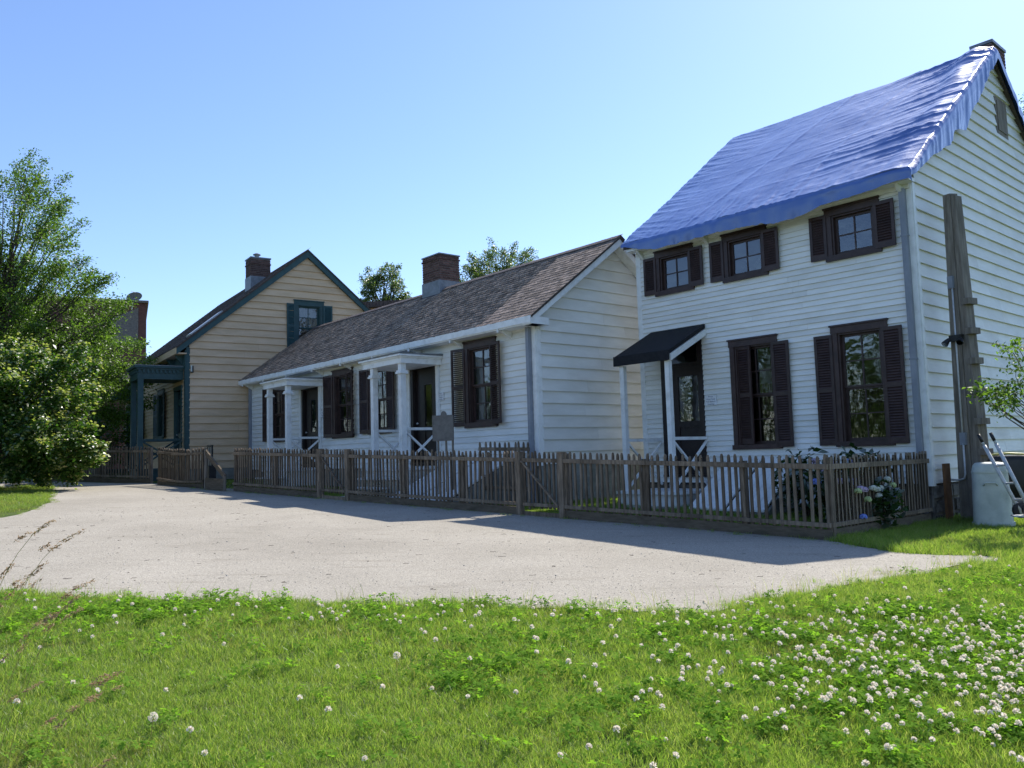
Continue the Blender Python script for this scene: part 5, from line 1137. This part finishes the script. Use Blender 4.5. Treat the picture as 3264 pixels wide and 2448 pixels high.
dryn = np.array([mnoise.noise(Vector((x*.8+9, y*1.1, 12.)))+.5*mnoise.noise(Vector((x*2.6, y*2.6, 4.))) for x, y in zip(X, Y)])
idx = np.where(RNG.random(len(X)) < np.clip(.10+.75*(dryn-.12), .03, .6), RNG.integers(9, 12, len(X)), idx)
rot = np.stack([RNG.normal(0, .12, len(X)), RNG.normal(0, .12, len(X)), RNG.uniform(0, 6.283, len(X))], 1)
scatter('grass', np.stack([X, Y, Z], 1), rot, s, idx, col_g, 'short green lawn grass round the gravel', 'grass')
# longer wisps along the gravel edge
ed = []
for i in range(1, len(NEAR)-2):
    a, b = NEAR[i], NEAR[i+1]; n = int((b-a).length*26)
    for k in range(n): p = a.lerp(b, RNG.random()); ed.append((p.x+RNG.normal(0, .05), p.y-abs(RNG.normal(0, .10))+.05))
ed = np.array(ed); wis = protos('wisps', [blades(5, .05, .09, .20, .0028, .35, rng, G4 if k % 2 else G1) for k in range(4)])
k = RNG.random(len(ed)) < .45; ed = ed[k]
scatter('edge_grass', np.column_stack([ed, gzv(ed[:, 0], ed[:, 1])]), np.column_stack([RNG.normal(0, .1, len(ed)), RNG.normal(0, .1, len(ed)), RNG.uniform(0, 6.28, len(ed))]), RNG.uniform(.6, 1.3, len(ed)), RNG.integers(0, 4, len(ed)), wis, 'long thin grass wisps along the gravel edge', 'grass')
# clover: patches in plan
CP = [(2.7, 5.1, 1.35, .75, 1.0), (1.6, 4.1, .9, .5, .8), (3.2, 6.3, 1.0, .5, .7), (3.4, 4.3, .8, .7, .9), (-.9, 6.6, .9, .35, .5), (.3, 6.9, .9, .3, .5), (-2.9, 6.8, .8, .5, .8), (-.2, 5.0, .5, .4, .5), (.7, 4.3, .4, .3, .5), (4.6, 7.4, .9, .6, .5), (-3.8, 6.2, .6, .5, .6), (1.0, 5.9, 1.0, .5, .35)]
def dens(X, Y): return sum(w_*np.exp(-((X-cx)/sx)**2-((Y-cy)/sy)**2) for cx, cy, sx, sy, w_ in CP)
X, Y = lawn(26000, 2.7, 8.8, -6.5, 6.5); nzv = np.array([mnoise.noise(Vector((x*2.2, y*2.2, 7.)))+.5*mnoise.noise(Vector((x*5, y*5, 1.))) for x, y in zip(X, Y)])
d = dens(X, Y)*.55+.03; k = RNG.random(len(X)) < np.clip(d*(1+1.6*nzv), 0, 1)*.85; X1, Y1 = X[k], Y[k]
scatter('clover', np.column_stack([X1, Y1, gzv(X1, Y1)]), np.column_stack([RNG.normal(0, .1, len(X1)), RNG.normal(0, .1, len(X1)), RNG.uniform(0, 6.28, len(X1))]), RNG.uniform(.7, 1.25, len(X1)), RNG.integers(0, 5, len(X1)), col_c, 'bright green clover leaves spread through the lawn', 'clover')
X, Y = lawn(52000, 2.8, 9.5, -6.5, 6.8); nzv = np.array([mnoise.noise(Vector((x*3, y*3, 17.))) for x, y in zip(X, Y)])
FP = [(2.75, 5.25, 1.15, .55, .30), (1.9, 4.3, 1.0, .55, .20), (3.0, 4.2, .9, .6, .24), (3.0, 6.2, 1.2, .35, .12), (-.6, 6.4, 1.6, .40, .06), (1.1, 6.3, 1.3, .45, .045), (-3.0, 6.5, 1.0, .4, .025)]
d = sum(w_*np.exp(-((X-cx)/sx)**2-((Y-cy)/sy)**2) for cx, cy, sx, sy, w_ in FP)*(1+1.5*nzv)+.007; k = RNG.random(len(X)) < d; X1, Y1 = X[k], Y[k]
scatter('clover_flowers', np.column_stack([X1, Y1, gzv(X1, Y1)]), np.column_stack([RNG.normal(0, .2, len(X1)), RNG.normal(0, .2, len(X1)), RNG.uniform(0, 6.28, len(X1))]), RNG.uniform(.8, 1.2, len(X1)), RNG.integers(0, 4, len(X1)), col_f, 'small white clover flowers, thickest at the lower right', 'clover')
# twigs and leaf litter on the gravel
tw = []
for k in range(5):
    b = MB(); l = rng.uniform(.03, .08); b.tube([(-l/2, 0, .003), (0, rng.normal()*.012, .004), (l/2, rng.normal()*.02, .003)], .0014, 4); tw.append(b.mesh('twig', MT['bark'], fix=False))
for k in range(3):
    b = MB(); q = .007; b.add([(-q*1.6, 0, .002), (0, -q, .006), (q*1.6, 0, .003), (0, q, .007)], [(0, 1, 2, 3)]); tw.append(b.mesh('litter', MT['bark'], fix=False))
col_t = protos('twigs', tw); X = RNG.uniform(-8, 7, 2600); Y = RNG.uniform(7, 22, 2600); k = inpoly(X, Y) & in_view(X, Y); X, Y = X[k], Y[k]; k = RNG.random(len(X)) < .3; X, Y = X[k], Y[k]
scatter('twig_litter', np.column_stack([X, Y, gzv(X, Y)+.009]), np.column_stack([np.zeros(len(X)), np.zeros(len(X)), RNG.uniform(0, 6.28, len(X))]), RNG.uniform(.5, 1.5, len(X)), RNG.integers(0, 8, len(X)), col_t, 'scattered twigs and dry leaf bits on the gravel', 'litter')

# loose stones and weeds on the gravel
st_ = []
for k in range(5):
    b = MB(); r_ = .5; P = [Vector(v)*random.uniform(.75, 1.2) for v in ((1, 0, 0), (-1, 0, 0), (0, 1, 0), (0, -1, 0), (0, 0, .7), (0, 0, -.5))]; b.add([p*r_ for p in P], [(0, 2, 4), (2, 1, 4), (1, 3, 4), (3, 0, 4), (2, 0, 5), (1, 2, 5), (3, 1, 5), (0, 3, 5)]); st_.append(b.mesh('pebble', MT['pebble'], fix=False))
col_s = protos('pebbles', st_); X = RNG.uniform(-8, 8, 60000); Y = 6+16*RNG.random(60000)**1.7; k = inpoly(X, Y) & in_view(X, Y); X, Y = X[k], Y[k]; k = RNG.random(len(X)) < .22; X, Y = X[k], Y[k]
scatter('loose_gravel', np.column_stack([X, Y, gzv(X, Y)+.010]), RNG.uniform(0, 6.28, (len(X), 3)), RNG.uniform(.004, .013, len(X))*(1+(RNG.random(len(X)) < .03)), RNG.integers(0, 5, len(X)), col_s, 'loose small stones on the gravel', 'gravel')
ed = []
for pl_ in (NEAR, FAR, ISL, [fpt(q, -.05) for q in np.arange(0, 19, 1.)]):
    for i in range(len(pl_)-1):
        a, b = pl_[i], pl_[i+1]; n = int(min(40, (b-a).length*7))
        for k in range(n): p = a.lerp(b, RNG.random()); ed.append((p.x+RNG.normal(0, .10), p.y+abs(RNG.normal(0, .16))*(1 if pl_ is NEAR else -.4)))
ed = np.array(ed); k = in_view(ed[:, 0], ed[:, 1]); ed = ed[k]
scatter('creeping_grass', np.column_stack([ed, gzv(ed[:, 0], ed[:, 1])+.004]), np.column_stack([np.zeros((len(ed), 2)), RNG.uniform(0, 6.28, len(ed))]), RNG.uniform(.35, .95, len(ed)), RNG.integers(0, 12, len(ed)), col_g, 'thin grass creeping onto the gravel edges', 'grass')

# ------------------------------------------------------------------ tall seeding grass stalks at the left, dandelion clocks
def stalk(i, base_px, tip_px, depth, label, bend=.12, heads=5, hl=.14):
    tip = at(*tip_px, depth); bq = at(*base_px, depth*.97); bx, by = bq.x, bq.y; b = Vector((bx, by, gz(bx, by))); e = empty('grass_stalk', b, 0, label, 'grass stalk', 'seeding grass stalks at the left edge')
    t = tip-b; path = []; n = 12
    for k in range(n+1):
        f = k/n; p = Vector((t.x*f**1.7, t.y*f**1.3, t.z*(1-(1-f)**1.55))); path.append(p)
    m = MB(); m.tube(path, [.0012-.0007*k/n for k in range(n+1)], 5); m.build('stem', G4, e, fix=False)
    rg = np.random.default_rng(100+i); P = []; A = []; d = (path[-1]-path[-2]).normalized()
    for h in range(heads):
        f = h/max(1, heads-1); c = path[-1]-d*hl*(1-f)*1.0; side = Vector(rg.normal(size=3)).normalized()*.012*(1.4-f); c = c+side*(1.5 if h % 2 else .6); nn = int(34*(1.1-.3*f)); s = rg.normal(size=(nn, 3))*np.array([.0030]*3)+np.array(d)[None]*rg.uniform(-.016, .016, nn)[:, None]
        P.append(s+np.array(c)); A.append(np.repeat(np.array(d)[None], nn, 0))
    P = np.concatenate(P); A = np.concatenate(A); V_, F_ = leaves(P, .010, rg, up=.1, aspect=.30, axis=A*1.5, droop=0); link('seed_head', npmesh('seed_head', V_, F_, G5), e)
SK = [((-260, 2500), (158, 1668), 'stalk with the topmost drooping head over the gravel'), ((-200, 2500), (245, 1698), 'long thin stalk reaching furthest right over the gravel'), ((-150, 2500), (140, 1798), 'stalk with a forked brown head over the gravel'),
      ((-220, 2480), (115, 1856), 'short stalk with a small head below the forked one'), ((-140, 2600), (275, 1862), 'stalk whose head touches the gravel edge'), ((-60, 2600), (235, 1912), 'stalk with a slender upright head at the gravel edge'), ((-100, 2600), (252, 1946), 'stalk with the longest brown head over the clover'),
      ((-60, 2560), (115, 2000), 'stalk with a dark head low at the left'), ((-40, 2700), (375, 2150), 'pale-headed stalk furthest right over the lawn'), ((-20, 2700), (372, 2190), 'stalk with a pinkish head just below the palest one'), ((-40, 2650), (280, 2238), 'stalk bending low over the dandelion leaves'), ((60, 2720), (348, 2418), 'lowest stalk lying near the bottom edge'), ((-120, 2560), (118, 2182), 'stalk with a heavy nodding head at the left edge'), ((-200, 2420), (35, 1800), 'stalk almost cut by the left edge')]
for i, (b_, t_, l_) in enumerate(SK): stalk(i, b_, t_, 2.15+.12*((i*7) % 5), 'seeding grass '+l_, heads=3+(i % 3), hl=.07+.015*(i % 4))
def clock(px, py, label, h, lean=(0, 0)):
    g = gpt(px, py+h*420); d_ = Vector((g.x, g.y, g.z)); e = empty('dandelion_clock', d_, 0, label, 'dandelion', 'dandelion clocks in the lawn'); rg = np.random.default_rng(int(px)); top = Vector((lean[0], lean[1], h))
    m = MB(); m.tube([(0, 0, 0), Vector((lean[0]*.7, lean[1]*.7, h*.45)), top], .002, 5); m.build('stem', G4, e, fix=False)
    n = 150; P = rg.normal(size=(n, 3)); P /= np.linalg.norm(P, axis=1)[:, None]; V_, F_ = leaves(P*.019+np.array(top), .011, rg, aspect=.5); link('seed_ball', npmesh('seed_ball', V_, F_, G3), e)
clock(1266, 2115, 'fluffy dandelion clock standing in the middle of the lawn', .16)
clock(466, 2334, 'fluffy dandelion clock on a curved stalk at the lower left', .15, (.03, 0))
